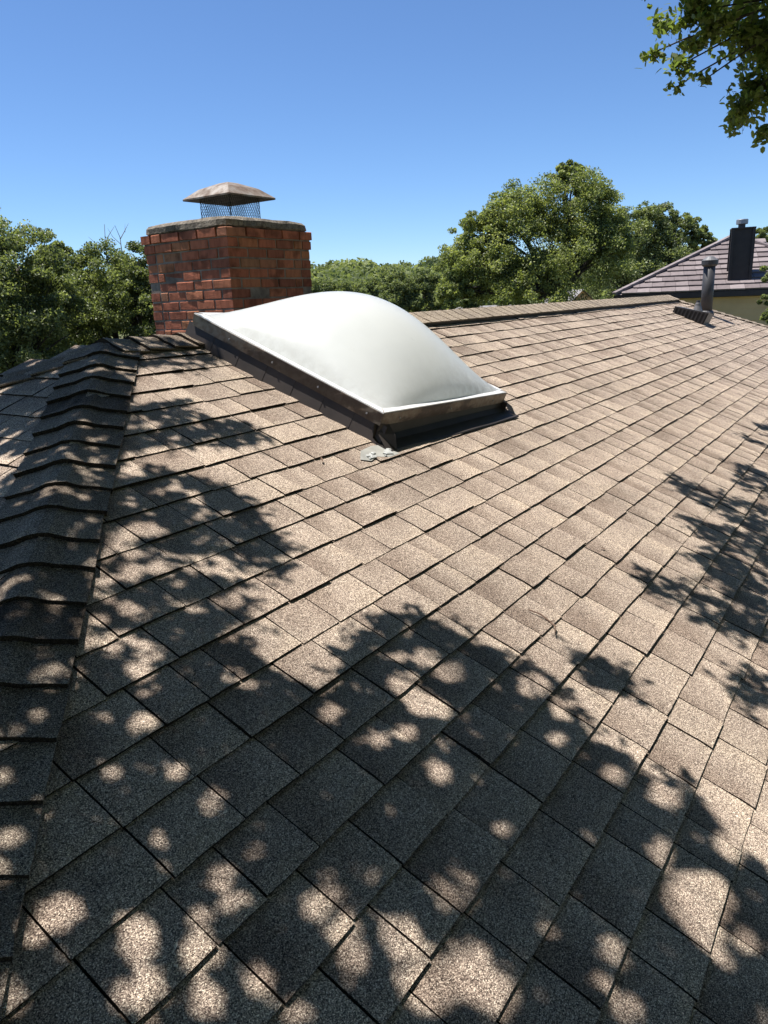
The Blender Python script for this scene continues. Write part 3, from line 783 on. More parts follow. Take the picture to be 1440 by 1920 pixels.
for r_i in range(NR_):
    b0 = r_i * ex; f0 = b0 / rlen; e = HA * f0; e_end = 2 * HA - HA * f0; e += -.02
    while e < min(e_end, 6.8):
        wd = .40 + R.normal(0, .03); f1 = min(1, (b0 + ex) / rlen)
        x = max(e, HA * f1 - .12) if e < HA * f1 - .12 else e
        if x + .05 < e + wd:
            m4 = frame_mtx(NC + nd * x + rs * b0, nd, rs, rn, e + wd - x - .008, ex * 1.04)
            link('roof_tile', tile_src[int(R.integers(4))], nroof, mtx=m4)
        e += wd
# hip trim, fascia, soffit, walls
hv = (apx - cn[0]); L = hv.length; hu = hv.normalized(); n_h = 16
for k in range(n_h):
    a = cn[0] + hu * (L * k / n_h); b_ = cn[0] + hu * (L * (k + 1) / n_h + .03)
    side = hu.cross(Vector((0, 0, 1))).normalized(); up_ = side.cross(hu)
    mb = MB().box((a + b_) / 2 + up_ * .055, ((b_ - a).length, .19, .07), (hu, side, up_)); npart('hip_tile', mb, M['tile'], nroof)
hv2 = (apx - cn[1]); hu2 = hv2.normalized(); side = hu2.cross(Vector((0, 0, 1))).normalized(); up_ = side.cross(hu2)
npart('hip_trim', MB().box((apx + cn[1]) / 2 + up_ * .05, (hv2.length, .19, .07), (hu2, side, up_)), M['tile'], nroof)
for i in range(4):
    a, b_ = cn[i], cn[(i + 1) % 4]; d = (b_ - a).normalized(); q = Vector((-d.y, d.x, 0))
    npart('fascia', MB().box((a + b_) / 2 + Vector((0, 0, -.10)) + q * .0, ((b_ - a).length + .03, .03, .17), (d, q, Vector((0, 0, 1)))), M['fascia'])
npart('soffit', MB().poly([q + Vector((0, 0, -.19)) for q in cn][::-1]), M['soffit'])
zt = NC.z - .2
for i in range(4):
    a, b_ = cn[i], cn[(i + 1) % 4]; d = (b_ - a).normalized(); q = Vector((-d.y, d.x, 0)); LN = (b_ - a).length - .5
    c = (a + b_) / 2 + q * .25; H = zt + 4
    wl = npart('wall', MB().box(Vector((c.x, c.y, zt - H / 2)) + q * .05, (LN, .06, H), (d, q, Vector((0, 0, 1)))), M['siding'])
    if i == 0:
        for k in range(14):
            z1 = zt - k * .19; y_ = q * (-.006)
            mbb = MB(); A = Vector((a.x, a.y, 0)) + q * .25 + d * .25; B = A + d * LN
            mbb.quad(A + Vector((0, 0, z1 - .19)) - q * .018, B + Vector((0, 0, z1 - .19)) - q * .018, B + Vector((0, 0, z1)) - q * .002, A + Vector((0, 0, z1)) - q * .002)
            mbb.quad(A + Vector((0, 0, z1 - .19)) - q * .0, B + Vector((0, 0, z1 - .19)) - q * .0, B + Vector((0, 0, z1 - .19)) - q * .018, A + Vector((0, 0, z1 - .19)) - q * .018)
            npart('siding_board', mbb, M['siding'], wl)
npart('corner_board', MB().box(NP(1.15, .22, -.2) - Vector((0, 0, 1.9)), (.14, .05, 3.8), (nd, nn_, Vector((0, 0, 1)))), M['fascia'])
# its boxed chimney
E0, V0 = 3.50, .53; zc = V0 * HZ / HA
nch = empty('boxed_chimney', NP(E0 + .38, V0 + .38, zc)); tag(nch, 'dark brown boxed chimney on the mauve tile roof next door', 'chimney')
nci = Matrix.Translation(-nch.location)
def ncp(name, mb, mat):
    o = mb.build(name, mat, nch); o.matrix_parent_inverse = nci; return o
Z3 = Vector((0, 0, 1))
ncp('chase', MB().box(NP(E0 + .38, V0 + .38, zc + .65), (.62, .62, 2.0), (nd, nn_, Z3)), M['chimbrown'])
for (qe, qv) in ((.07, .07), (.69, .07), (.07, .69)):
    ncp('corner_trim', MB().box(NP(E0 + qe, V0 + qv, zc + .65), (.09, .09, 1.98), (nd, nn_, Z3)), M['chimbrown'])
ncp('top_plate', MB().box(NP(E0 + .38, V0 + .38, zc + 1.665), (.72, .72, .04), (nd, nn_, Z3)), M['fascia'])
ncp('flue', MB().lathe([(.11, 1.68), (.11, 1.82)], NP(E0 + .34, V0 + .38, zc), 16), M['ventgrey'])
ncp('flue_cap', MB().lathe([(.17, 1.80), (.18, 1.81), (.18, 1.93), (.17, 1.95)], NP(E0 + .34, V0 + .38, zc), 18), M['galv'])
ncp('base_flashing', MB().box(NP(E0 + .38, V0 + .30, zc - .0), (.84, .86, .05), (nd, rs, rn)), M['fascia'])

# ------------------------------------------------------------------ grey roofed house down the slope, glimpsed under the oak
gh = empty('far_house', (35.2, 15.8, -4.1)); tag(gh, 'far house with a low grey roof and tan gable glimpsed under the oak', 'house')
gx = Vector((.62, -.78, 0)).normalized(); gy = Vector((.78, .62, 0)).normalized()
def GP(a, b_, z): return gx * a + gy * b_ + Vector((0, 0, z + 4.1))
mb = MB(); mb.poly([GP(-5, -2.6, -.75), GP(5, -2.6, -.75), GP(3, 0, .72), GP(-3, 0, .72)]); mb.poly([GP(5, 2.6, -.75), GP(-5, 2.6, -.75), GP(-3, 0, .72), GP(3, 0, .72)]); mb.poly([GP(-5, 2.6, -.75), GP(-5, -2.6, -.75), GP(-3, 0, .72)]); mb.poly([GP(5, -2.6, -.75), GP(5, 2.6, -.75), GP(3, 0, .72)])
mb.build('roof', M['greyroof'], gh)
mb = MB().box(GP(0, 0, -2.4), (9.2, 4.4, 3.3), (gx, gy, Z3)); mb.build('wall', M['wall'], gh)
mb = MB(); mb.poly([GP(1.2, -2.9, -4), GP(3.8, -2.9, -4), GP(3.8, -2.9, .1), GP(2.5, -2.9, 1.25), GP(1.2, -2.9, .1)]); mb.poly([GP(3.8, 1.5, -4), GP(1.2, 1.5, -4), GP(1.2, 1.5, .1), GP(2.5, 1.5, 1.25), GP(3.8, 1.5, .1)]); mb.quad(GP(1.2, -2.9, -4), GP(1.2, -2.9, .1), GP(1.2, 1.5, .1), GP(1.2, 1.5, -4)); mb.quad(GP(3.8, 1.5, -4), GP(3.8, 1.5, .1), GP(3.8, -2.9, .1), GP(3.8, -2.9, -4))
mb.build('gable', M['siding'], gh)
mb = MB(); mb.quad(GP(1.0, -3.1, -.08), GP(2.5, -3.1, 1.3), GP(2.5, 1.6, 1.3), GP(1.0, 1.6, -.08)); mb.quad(GP(2.5, -3.1, 1.3), GP(4.0, -3.1, -.08), GP(4.0, 1.6, -.08), GP(2.5, 1.6, 1.3)); mb.build('gable_roof', M['greyroof'], gh)

# ------------------------------------------------------------------ foliage
def unit(n):
    v = R.normal(size=(n, 3)); return v / np.linalg.norm(v, axis=1)[:, None]
def leaves(name, C, ln, wd, tone, upb=.6, k=4):
    n = len(C)
    nrm = unit(n) + np.array([0, 0, upb]); nrm /= np.linalg.norm(nrm, axis=1)[:, None]
    a = np.cross(nrm, unit(n)); a /= np.linalg.norm(a, axis=1)[:, None]; b = np.cross(nrm, a)
    L = (ln * R.uniform(.7, 1.25, n))[:, None]; Wd = (wd * R.uniform(.75, 1.25, n))[:, None]
    if k == 4:
        P = np.stack([C + a * L * .5, C + b * Wd * .5 - a * L * .04, C - a * L * .5, C - b * Wd * .5 - a * L * .04], 1)
    else:
        cup = nrm * Wd * .12
        P = np.stack([C + a * L * .52, C + a * L * .18 + b * Wd * .5 + cup, C - a * L * .28 + b * Wd * .42 + cup, C - a * L * .5, C - a * L * .28 - b * Wd * .42 + cup, C + a * L * .18 - b * Wd * .5 + cup], 1)
    return quads_mesh(name, P.reshape(-1, 3), n, np.repeat(np.clip(tone, 0, 1), k), k)
def crown_points(lobes, per, clump=.175, shell=.5):
    """leaf positions: clumps scattered through the outer part of each lobe"""
    P = []; T = []
    for x, y, z, r in lobes:
        nc = max(10, int(34 * (r ** .5) * per / 4000)); d = unit(nc); d[:, 2] = np.where(d[:, 2] < -.55, -d[:, 2], d[:, 2])
        rr = r * (R.uniform(shell ** 2, 1.18, nc) ** .5) * np.where(R.random(nc) < .12, 1.16, 1)
        cc = np.array([x, y, z]) + d * rr[:, None]
        cr_ = r * clump * R.uniform(.7, 1.7, nc)
        w_ = cr_ ** 2; idx = R.choice(nc, size=per, p=w_ / w_.sum())
        off = unit(per) * (R.random(per) ** .45)[:, None] * cr_[idx][:, None]; off[:, 2] *= .72
        P.append(cc[idx] + off); ct = R.normal(.48, .17, nc); T.append(ct[idx] + R.normal(0, .2, per))
    return np.concatenate(P), np.concatenate(T)
def limb(mb, a, b_, r0_, r1_, n=6, wob=.12, sides=6):
    a, b_ = Vector(a), Vector(b_); L = (b_ - a).length; pts = []
    for i in range(n + 1):
        f = i / n; q = a.lerp(b_, f); q = q + Vector((R.normal(0, 1), R.normal(0, 1), R.normal(0, .5) + 1.0)) * (wob * L * f * (1 - f)); pts.append(q)
    mb.tube(pts, [r0_ + (r1_ - r0_) * (i / n) for i in range(n + 1)], sides); return pts
def tree(name, label, base, lobes, per, ln, wd, mat, group=None, tr=.22, fork=None, dead=None):
    root = empty(name, base); tag(root, label, 'tree', group)
    B = Vector(base); mb = MB(); zs = [q[2] for q in lobes]; fk = Vector(fork) if fork else Vector((np.mean([q[0] for q in lobes]), np.mean([q[1] for q in lobes]), min(zs) - .2))
    limb(mb, (0, 0, -.15), fk - B, tr * 1.15, tr * .75, 6, .05, 9)
    for q in lobes:
        c = Vector(q[:3]) - B; pts = limb(mb, fk - B, c, tr * .42, tr * .14, 6, .12)
        for _ in range(5):
            d = Vector(unit(1)[0]); d.z = abs(d.z) * .7; limb(mb, pts[3 + int(R.integers(3))], c + d * q[3] * .95, tr * .14, tr * .03, 4, .08, 4)
    mb.build('trunk', M['bark'], root, True)
    P, T = crown_points(lobes, per); P = P - np.array(base)
    o = link('crown', leaves('crown', P, ln, wd, T), root, M[mat])
    if dead:
        mb = MB()
        for pts, r_ in dead: mb.tube([Vector(q) - B for q in pts], [r_ * (1 - .75 * i / (len(pts) - 1)) for i in range(len(pts))], 5)
        o = mb.build('dead_branch', M['deadwood'], root); o['label'] = 'bare grey dead branch sticking up from the crown'
    return root
LA = [(6.61, 12.13, 1.81, 1.0), (7.07, 11.55, 1.95, .74), (6.75, 11.58, 1.12, .87), (7.18, 11.12, 1.43, .57), (6.84, 11.19, .6, .78), (6.25, 12.15, .81, 1.04), (6.3, 11.6, -.3, 1.0), (5.4, 12.6, 1.2, 1.1), (7.0, 11.6, -.2, .9)]
LB_ = [(8.75, 12.51, 1.44, .76), (9.13, 12.09, 1.66, .71), (9.33, 11.68, 1.4, .71), (8.89, 12.02, .84, .81), (9.64, 11.44, 1.82, .56), (9.31, 11.45, .91, .76), (8.49, 12.5, .67, .81), (9.83, 11.04, 1.56, .61), (8.67, 12.93, 2.04, .41), (8.9, 12.2, -.2, .9), (9.6, 11.2, .1, .8), (8.1, 12.9, .9, .8)]
LC = [(21.77, 8.96, 2.43, 1.51), (22.68, 8.18, 3.45, 1.2), (22.96, 7.62, 3.12, .96), (21.61, 9.59, 3.22, .96), (20.99, 10.25, 2.79, .77), (20.49, 10.44, 1.74, .96), (20.86, 9.74, 1.4, 1.12), (21.5, 8.65, 1.04, 1.28), (22.46, 7.72, 1.91, 1.28), (22.95, 7.2, 2.5, .85), (20.11, 10.69, 1.14, .64), (22.9, 8.33, 4.37, .48)]
LD = [(39.69, 11.31, 3.84, 1.28), (40.37, 10.47, 4.05, 1.12), (39.13, 11.34, 2.3, 1.61), (40.12, 10.04, 2.5, 1.48), (41.06, 9.33, 3.74, 0.88), (41.44, 8.58, 3.33, 0.64), (38.42, 11.86, 1.3, 1.61), (39.48, 10.31, 1.23, 1.34)]
LE = [(41.7, 27.06, 1.23, 1.67), (40.78, 28.33, 1.13, 1.39), (42.59, 25.77, 1.17, 1.57), (40.95, 27.64, .27, 1.74), (43.05, 24.84, .63, 1.39)]
LF = [(34.35, 26.58, 1.08, 1.28), (35.0, 25.56, .89, 1.07), (33.96, 27.23, 1.26, 1.07), (34.4, 26.5, -.3, 1.4)]
LG = [(52.68, 7.41, 4.04, .52), (53.21, 6.52, 3.75, .98), (53.87, 5.48, 3.54, 1.3), (53.6, 6.0, 2.2, 1.6)]
LH = [(23.3, 2.65, 1.36, .38), (23.17, 2.55, .81, .34), (22.93, 2.58, .22, .27), (23.5, 2.1, .78, .7), (23.5, 2.2, 0, .7)]
dead = [([(9.24, 12.2, 1.9), (9.24, 12.2, 2.2), (9.29, 12.25, 2.44), (9.36, 12.3, 2.78)], .016), ([(9.24, 12.22, 2.25), (9.20, 12.38, 2.42), (9.13, 12.52, 2.56)], .010), ([(9.22, 12.36, 2.4), (9.10, 12.5, 2.42)], .006), ([(9.29, 12.25, 2.44), (9.37, 12.2, 2.6), (9.47, 12.15, 2.74)], .009),
        ([(9.43, 11.98, 1.9), (9.43, 11.98, 2.29), (9.47, 12.03, 2.53), (9.44, 12.1, 2.75)], .013), ([(9.47, 12.03, 2.5), (9.56, 11.98, 2.65), (9.62, 11.92, 2.78)], .009), ([(9.45, 12.0, 2.4), (9.37, 12.12, 2.55), (9.33, 12.18, 2.7)], .007), ([(9.56, 11.98, 2.62), (9.60, 12.0, 2.78)], .005), ([(9.12, 12.45, 2.2), (9.02, 12.55, 2.33), (8.98, 12.62, 2.36)], .007)]
tree('oak_tree', 'dense dark green oak at the far left, taller than the one beside it', (6.6, 11.9, -4), LA, 9500, .052, .029, 'leaf_dark', 'oaks left of the chimney', .2)
tree('oak_tree', 'dark oak left of the brick chimney with bare dead twigs on top', (9.2, 11.9, -4), LB_, 8200, .052, .029, 'leaf_dark', 'oaks left of the chimney', .2, dead=dead)
tree('oak_tree', 'large sunlit oak with the tallest crown right of the skylight dome', (21.9, 8.6, -4), LC, 12500, .078, .042, 'leaf_oak', 'oaks beyond the ridge', .3, fork=(22.0, 8.2, 1.2))
tree('oak_tree', 'darker oak between the largest oak and the mauve tile roof', (39.7, 10.6, -4), LD, 9000, .12, .062, 'leaf_dark', 'oaks beyond the ridge', .26)
tree('round_tree', 'rounded green tree low behind the right of the dome', (41.7, 26.8, -4), LE, 7000, .18, .10, 'leaf_far', 'trees down the slope', .2)
tree('round_tree', 'small yellowish green tree just right of the brick chimney', (34.5, 26.4, -4), LF, 7000, .15, .08, 'leaf_far', 'trees down the slope', .18)
tree('distant_tree', 'distant green tree peeking over the mauve roof at the right edge', (53.3, 6.4, -4), LG, 3500, .22, .11, 'leaf_far', None, .2)
tree('small_tree', 'leafy small tree in front of the tan siding at the right edge', (23.4, 2.3, -4), LH, 1500, .085, .045, 'leaf_dark', None, .08)
# far wooded hill
P = []; T = []; nT = 900
for _ in range(nT):
    a = R.uniform(radians(-12), radians(86)); d = 58 + 110 * R.random() ** .8
    x, y = d * cos(a), d * sin(a); h = R.uniform(5.2, 7.6); r = R.uniform(2.0, 3.4); z0 = gz(x, y) + h - r
    m = 230; v = unit(m); v[:, 2] = np.abs(v[:, 2]) * 1.0 - .25; rr = r * R.uniform(.7, 1.12, m)
    P.append(np.array([x, y, z0]) + v * rr[:, None] * np.array([1, 1, .85])); T.append(np.full(m, R.normal(.5, .24)) + R.normal(0, .12, m))
o = link('wooded_hill', leaves('wooded_hill', np.concatenate(P), .62, .42, np.concatenate(T), .9), None, M['leaf_far'])
tag(o, 'far wooded hillside of green tree crowns along the horizon', 'woodland', kind='stuff')

# ------------------------------------------------------------------ the oak whose limbs hang over the roof
SHADE = {
 'low': [(.65, 1.04), (.81, 1.0), (.9, 1.03), (1.03, 1.0), (1.16, .95), (1.2, .83), (1.21, .69), (1.23, .62), (1.3, .63), (1.41, .69), (1.54, .71), (1.67, .71), (1.75, .64), (1.77, .52), (1.81, .42), (1.84, .33), (1.86, .25), (1.77, .15), (1.71, .05), (1.75, -.03), (1.7, -.1), (1.82, -.18), (1.74, -.26), (1.68, -.42), (1.34, -.64), (.64, -.34), (.29, .09), (.0, .35), (.22, .56)],
 'a': [(1.38, 1.69), (1.63, 1.65), (1.74, 1.44), (1.71, 1.31), (1.62, 1.11), (1.56, 1.04), (1.46, 1.09), (1.42, 1.23), (1.3, 1.26), (1.25, 1.42), (1.24, 1.52)],
 'b': [(1.05, 1.33), (1.2, 1.3), (1.27, 1.2), (1.39, 1.06), (1.32, .97), (1.21, .94), (1.08, .98), (.96, 1.01), (.85, 1.05), (.91, 1.17)],
 'c': [(1.78, 2.12), (2.04, 2.11), (2.05, 1.93), (2.18, 1.83), (2.15, 1.7), (1.97, 1.72), (1.77, 1.82), (1.57, 1.84), (1.41, 1.71), (1.57, 1.92)],
 'd': [(2.23, 2.66), (2.46, 2.64), (2.56, 2.48), (2.54, 2.38), (2.29, 2.4), (2.14, 2.44), (2.03, 2.41)],
 'e': [(2.02, .24), (2.11, .18), (2.1, .1), (2.06, .03), (1.97, .06), (1.96, .14), (1.96, .23)],
 'f': [(4.07, .55), (4.16, .41), (4.2, .21), (4.37, 0), (3.99, -.06), (3.88, .09), (3.91, .29)],
 'g': [(3.62, .33), (3.69, .19), (3.92, -.07), (3.58, -.12), (3.47, .08)],
 'h': [(3.23, .18), (3.44, .05), (3.45, -.14), (2.81, -.24), (2.76, -.13), (2.88, -.06), (3.09, -.04)],
 'i': [(2.82, .3), (2.87, .2), (2.94, .01), (2.82, -.14), (2.69, -.08), (2.73, .07), (2.71, .2)],
 'j': [(4.94, .3), (5.04, .11), (4.51, .03), (4.52, .18)], 'k': [(2.55, -.19), (2.59, -.28), (2.36, -.31), (2.34, -.21)]}
GAPS = np.array([(0.56, 0.86, 0.026, 0.032), (0.5, 0.74, 0.027, 0.034), (0.46, 0.69, 0.023, 0.027), (0.72, 0.76, 0.025, 0.026), (0.82, 0.68, 0.032, 0.03), (0.69, 0.57, 0.02, 0.021), (0.49, 0.58, 0.039, 0.043), (0.44, 0.57, 0.022, 0.024), (0.56, 0.49, 0.026, 0.026), (0.55, 0.45, 0.039, 0.041), (0.52, 0.39, 0.028, 0.032), (0.48, 0.4, 0.025, 0.027), (0.37, 0.52, 0.022, 0.03), (0.83, 0.58, 0.035, 0.033), (0.86, 0.48, 0.018, 0.017), (0.81, 0.44, 0.028, 0.026), (1.0, 0.43, 0.02, 0.017), (0.73, 0.45, 0.033, 0.032), (0.65, 0.42, 0.025, 0.026), (0.7, 0.4, 0.024, 0.024), (0.83, 0.28, 0.049, 0.045), (0.82, 0.23, 0.043, 0.04), (0.61, 0.37, 0.036, 0.038), (0.65, 0.27, 0.03, 0.031), (0.79, 0.18, 0.037, 0.033), (0.57, 0.31, 0.032, 0.033), (0.94, 0.26, 0.033, 0.027), (1.05, 0.11, 0.051, 0.041), (1.09, 0.31, 0.025, 0.02), (1.28, 0.3, 0.033, 0.026), (1.26, 0.11, 0.022, 0.017), (0.89, 0.14, 0.047, 0.04), (0.86, 0.06, 0.068, 0.059), (0.93, 0.01, 0.061, 0.051), (0.93, -0.05, 0.048, 0.041), (1.12, -0.07, 0.023, 0.018), (1.64, -0.03, 0.038, 0.027), (1.71, -0.15, 0.058, 0.04), (1.86, -0.19, 0.087, 0.06), (1.93, -0.31, 0.107, 0.056), (1.5, -0.2, 0.043, 0.023), (1.43, -0.29, 0.083, 0.055), (1.49, -0.33, 0.065, 0.041), (1.68, -0.33, 0.056, 0.034), (1.38, -0.34, 0.05, 0.039), (1.44, -0.41, 0.036, 0.025), (1.18, -0.19, 0.027, 0.022), (1.11, -0.2, 0.02, 0.017), (1.1, -0.25, 0.03, 0.025), (1.59, 0.54, 0.048, 0.033), (1.53, 0.59, 0.027, 0.019), (1.61, 0.46, 0.056, 0.038), (1.45, 0.52, 0.056, 0.04), (1.44, 0.45, 0.06, 0.044), (1.45, 0.4, 0.034, 0.024), (1.77, 0.27, 0.063, 0.042), (1.59, 0.27, 0.027, 0.018), (1.77, 0.17, 0.06, 0.037), (1.63, 0.13, 0.036, 0.022), (1.31, 0.42, 0.035, 0.027), (1.11, 0.81, 0.027, 0.024), (1.21, 0.58, 0.033, 0.027), (1.24, 0.45, 0.029, 0.023), (1.22, 1.51, 0.026, 0.025), (1.22, 1.42, 0.032, 0.03), (1.08, 1.3, 0.039, 0.042), (1.15, 1.28, 0.054, 0.045), (1.25, 1.27, 0.07, 0.066), (1.31, 1.42, 0.054, 0.05), (0.97, 1.16, 0.023, 0.027), (1.06, 1.15, 0.029, 0.029), (0.89, 1.16, 0.027, 0.025), (0.9, 1.1, 0.019, 0.021), (0.96, 1.05, 0.048, 0.047), (1.0, 0.99, 0.036, 0.034), (0.94, 0.95, 0.029, 0.031), (0.77, 1.03, 0.032, 0.035), (0.73, 1.07, 0.014, 0.014), (0.79, 0.89, 0.02, 0.024), (0.85, 0.82, 0.035, 0.036), (0.82, 0.81, 0.018, 0.02), (0.62, 0.95, 0.032, 0.03), (0.69, 0.95, 0.019, 0.022)])
SUNn = np.array(SUN); N1n = np.array(N1); U1n = np.array(U1)
def in_poly(S, T_, poly):
    x = np.asarray(S); y = np.asarray(T_); ins = np.zeros(x.shape, bool); n = len(poly); j = n - 1
    for i in range(n):
        xi, yi = poly[i]; xj, yj = poly[j]
        c = ((yi > y) != (yj > y)) & (x < (xj - xi) * (y - yi) / (yj - yi + 1e-12) + xi); ins ^= c; j = i
    return ins
def in_gap(S, T_):
    g_ = np.zeros(len(S), bool)
    for a, b_, ra, rb in GAPS:
        grow = .007 if a > .95 or b_ > .9 else .0
        g_ |= ((S - a) / (ra + grow)) ** 2 + ((T_ - b_) / (rb + grow)) ** 2 < 1
    return g_
def foot(P):
    k = (P @ N1n) / (SUNn @ N1n); Q = P - SUNn * k[:, None]; return Q[:, 0], Q @ U1n
def lift(S, T_, L): return np.stack([S, T_ * CS, T_ * SN], 1) + SUNn * np.asarray(L)[:, None]
LP_ = []; hubs = []; sprays = []
def fill(poly, dens, lo, hi, holes=-.6, gaps=True):
    q = np.array(poly); a0, b0 = q.min(0); a1, b1 = q.max(0); n = int((a1 - a0) * (b1 - b0) * dens)
    S = R.uniform(a0, a1, n); T_ = R.uniform(b0, b1, n); Lh = lo + (hi - lo) * R.random(n) + np.clip(.55 - T_, 0, 1) * 1.3 * (lo < 2.4)
    # leaves sit in small sprays: quantise heights a little so that neighbours share a twig
    P = lift(S, T_, Lh) + R.normal(0, .012, (n, 3))
    s_, t_ = foot(P); ok = in_poly(s_, t_, poly)
    if gaps: ok &= ~in_gap(s_, t_)
    fz = np.array([noise.noise((a * 13, b_ * 13, 2.2)) + .7 * noise.noise((a * 32, b_ * 32, 8.2)) for a, b_ in zip(s_, t_)]); ok &= fz > holes
    P = P[ok]; LP_.append(P)
    if len(P):
        for k in R.choice(len(P), size=max(1, len(P) // 40), replace=False): sprays.append(P[k])
for key, lo, hi, dens in (('low', 2.35, 3.2, 17000), ('a', 2.7, 3.1, 14000), ('b', 2.6, 3.1, 12500), ('c', 2.7, 3.1, 11000), ('d', 2.8, 3.2, 8500), ('e', 2.7, 2.9, 12000), ('f', 3.1, 3.4, 9000), ('g', 3.0, 3.3, 9500), ('h', 2.9, 3.2, 11000), ('i', 2.8, 3.1, 9500), ('j', 3.1, 3.4, 9000), ('k', 2.8, 3.0, 10000)):
    fill(SHADE[key], dens, lo, hi, -.58 if key == 'low' else -.26)
for key in SHADE:
    q = SHADE[key]; cg = np.mean(np.array(q), 0)
    for i in range(len(q)):
        a, b_ = np.array(q[i]), np.array(q[(i + 1) % len(q)]); d = b_ - a; L = np.hypot(*d); nn = np.array([d[1], -d[0]]) / (L + 1e-9)
        if nn @ ((a + b_) / 2 - cg) < 0: nn = -nn
        if key == 'low' and (a[1] < -.3 or b_[1] < -.3 or (a[0] < .6 and b_[0] < .7)): continue
        for _ in range(max(1, int(L / .032))):
            c0 = a + d * R.random(); reach = R.choice([0, .03, .06, .10], p=[.3, .35, .25, .1]); m = int(R.integers(3, 8))
            f = R.random(m)[:, None]; X = c0 + nn * reach * f + R.normal(0, .012, (m, 2)); Lh = {'low': 2.6}.get(key, 2.95) + R.normal(0, .06)
            LP_.append(lift(X[:, 0], X[:, 1], np.full(m, Lh)))
# thin dapple over the hip and the end slope
n = 30000; T_ = R.uniform(.55, 3.0, n); S = -.33 + .9 * T_ + R.uniform(-.35, .22, n)
nz = np.array([noise.noise((a * 5.2, b_ * 6.5, 1.7)) + .8 * noise.noise((a * 17, b_ * 19, 6.2)) for a, b_ in zip(S, T_)])
ok = (nz > -.02) & ~in_gap(S, T_); S, T_ = S[ok], T_[ok]; P = lift(S, T_, R.uniform(2.8, 3.3, len(S))); LP_.append(P)
for k in range(0, len(P), 45): sprays.append(P[k])
n = 90000; bb_ = R.uniform(.2, 2.66, n); yh_ = bb_ * S2 / SN * CS; yy = R.uniform(0, 1, n) * (2 * YR + .6 - 2 * yh_) + yh_ - .1
nz = np.array([noise.noise((a * 4.2, b_ * 5.5, 3.7)) + .8 * noise.noise((a * 15, b_ * 17, 1.2)) for a, b_ in zip(bb_, yy)])
ok = nz > -.2; bb_, yy = bb_[ok], yy[ok]; P = np.stack([-.33 + bb_ * C2, yy, bb_ * S2], 1) + SUNn * R.uniform(2.8, 3.6, len(yy))[:, None]; LP_.append(P)
for k in range(0, len(P), 90): sprays.append(P[k])
# unseen rest of the crown, below and right, widened and thickened to darken shade
n = 200000; S = R.uniform(-5.5, 8.5, n); T_ = R.uniform(-6.5, .5, n)
lim = np.interp(S, [-5.5, .2, .64, 1.34, 1.68, 2.4, 4.4, 5.2, 8.5], [.3, -.15, -.42, -.70, -.52, -.42, -.12, .0, .35])
nz = np.array([noise.noise((a * 1.6, b_ * 1.6, 4.7)) for a, b_ in zip(S, T_)])
ok = (T_ < lim) & (nz > -.4); S, T_ = S[ok], T_[ok]; P = lift(S, T_, R.uniform(3.2, 7.0, len(S))); OUT = P
for k in range(0, len(P), 160): sprays.append(P[k])
canopy = np.concatenate(LP_)
OB = Vector((3.2, -6.8, -4.0))
oak = empty('overhanging_oak', OB); tag(oak, 'leafy oak boughs hanging over the roof at the top right', 'tree')
mb = MB(); fk = Vector((3.0, -5.2, 1.2)) - OB
limb(mb, (0, 0, -.2), fk, .30, .2, 7, .04, 10)
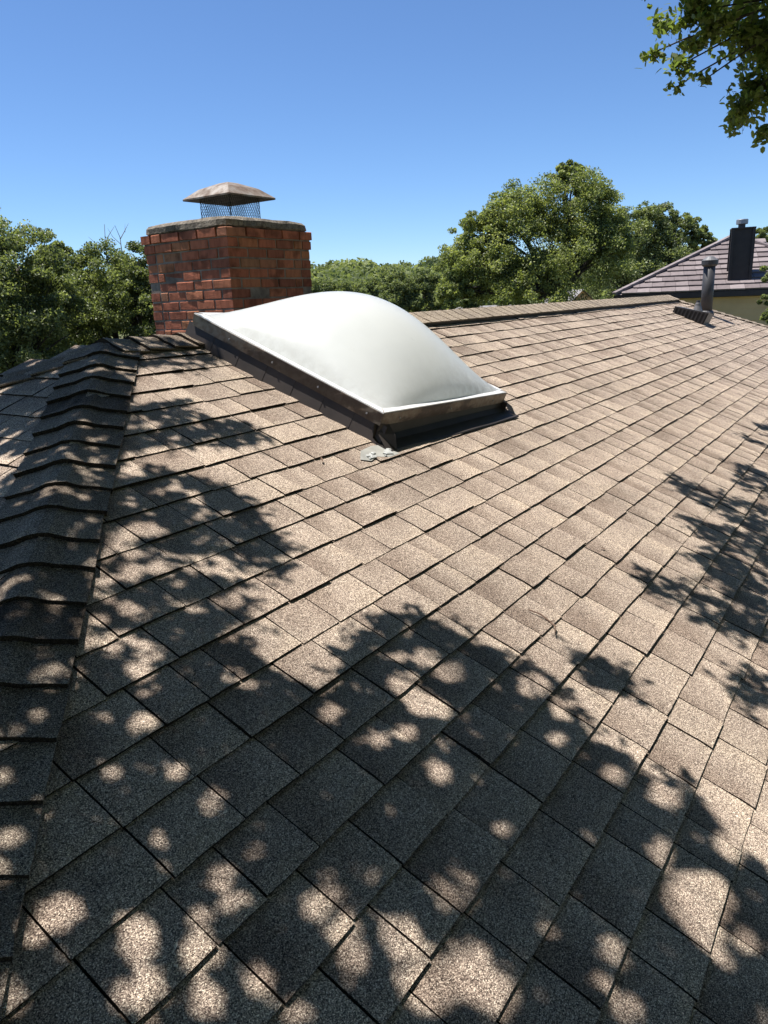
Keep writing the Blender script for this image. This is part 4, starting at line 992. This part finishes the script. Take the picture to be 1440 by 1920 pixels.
# hub branches
hubP = []
cand = np.array(sprays); sel = cand[R.choice(len(cand), 26, replace=False)]
for q in sel:
    e = Vector(q) + Vector((0, 0, .35)); (fs,), (ft,) = foot(np.array([q]))
    if 1.88 < fs < 2.7 and ft < .6: continue
    if ft > .85 or fs < .2: way = RP(-.55, .1) + SUN * 5.0                   # along the hip
    elif fs > 2.2: way = RP(4.6, -1.1) + SUN * 4.2                # out to the right
    else: way = RP(1.0, -1.0) + SUN * 5.0
    limb(mb, fk, way - OB, .05, .02, 6, .04, 6); pts = limb(mb, way - OB, e - OB, .006, .003, 9, .03, 5); hubP.append(np.array(pts[5] + OB)); hubP.append(np.array(pts[7] + OB)); hubP.append(np.array(e))
hubA = np.array(hubP)
for q in cand:
    h_ = hubA[np.argmin(((hubA - q) ** 2).sum(1))]; 
    if np.hypot(*(h_ - q)[:2]) > .45: h_ = q + SUNn * 1.1 + R.normal(0, .03, 3)      # hangs from higher up
    limb(mb, Vector(h_) - OB, Vector(q) - OB, .005, .002, 3, .03, 3)
# the bough that reaches into view
TUFT = [(5.97, .963, 2.991, .236), (6.066, 1.196, 2.951, .116), (5.487, 1.088, 2.657, .08), (5.818, 1.006, 2.631, .109), (6.013, 1.066, 2.547, .054), (5.75, .786, 2.807, .163), (6.139, .644, 2.805, .272), (6.352, .567, 2.523, .236), (5.631, .785, 2.476, .051), (6.006, .608, 2.337, .163), (6.176, .689, 2.276, .08), (5.762, .422, 2.128, .08), (6.266, .423, 2.693, .326), (6.155, .993, 2.83, .127)]
tp = []
root_b = Vector((6.6, .1, 3.1)); limb(mb, fk, root_b - OB, .07, .03, 9, .05, 6)
for x, y, z, r in TUFT:
    c = Vector((x, y, z)); pts = limb(mb, root_b - OB, c - OB, .012, .004, 6, .06, 5)
    n_s = max(3, int(620 * r * r + 14 * r))
    for _ in range(n_s):
        d = Vector(unit(1)[0]); q = c + d * (r * 1.15 * R.random() ** .5); b0 = c + (q - c) * .25
        limb(mb, b0 - OB, q - OB, .0022, .001, 2, .05, 3)
        m = int(R.integers(10, 18)); f = R.random(m)[:, None]
        tp.append(np.array(b0) * (1 - f) + np.array(q) * f + unit(m) * R.uniform(.012, .06, m)[:, None])
mb.build('trunk', M['bark'], oak, True)
tp = np.concatenate(tp)
C = canopy - np.array(OB); o = link('crown', leaves('crown', C, .046, .024, R.normal(.5, .2, len(C)), .5), oak, M['leaf_near'])
C = OUT - np.array(OB); o = link('crown', leaves('crown', C, .10, .055, R.normal(.5, .2, len(C)), .5), oak, M['leaf_near'])  # unseen crown part, leaves oversized to block more sky light
C = tp - np.array(OB); o = link('near_foliage', leaves('near_foliage', C, .050, .025, R.normal(.5, .22, len(C)), .5, 6), oak, M['leaf_near'])
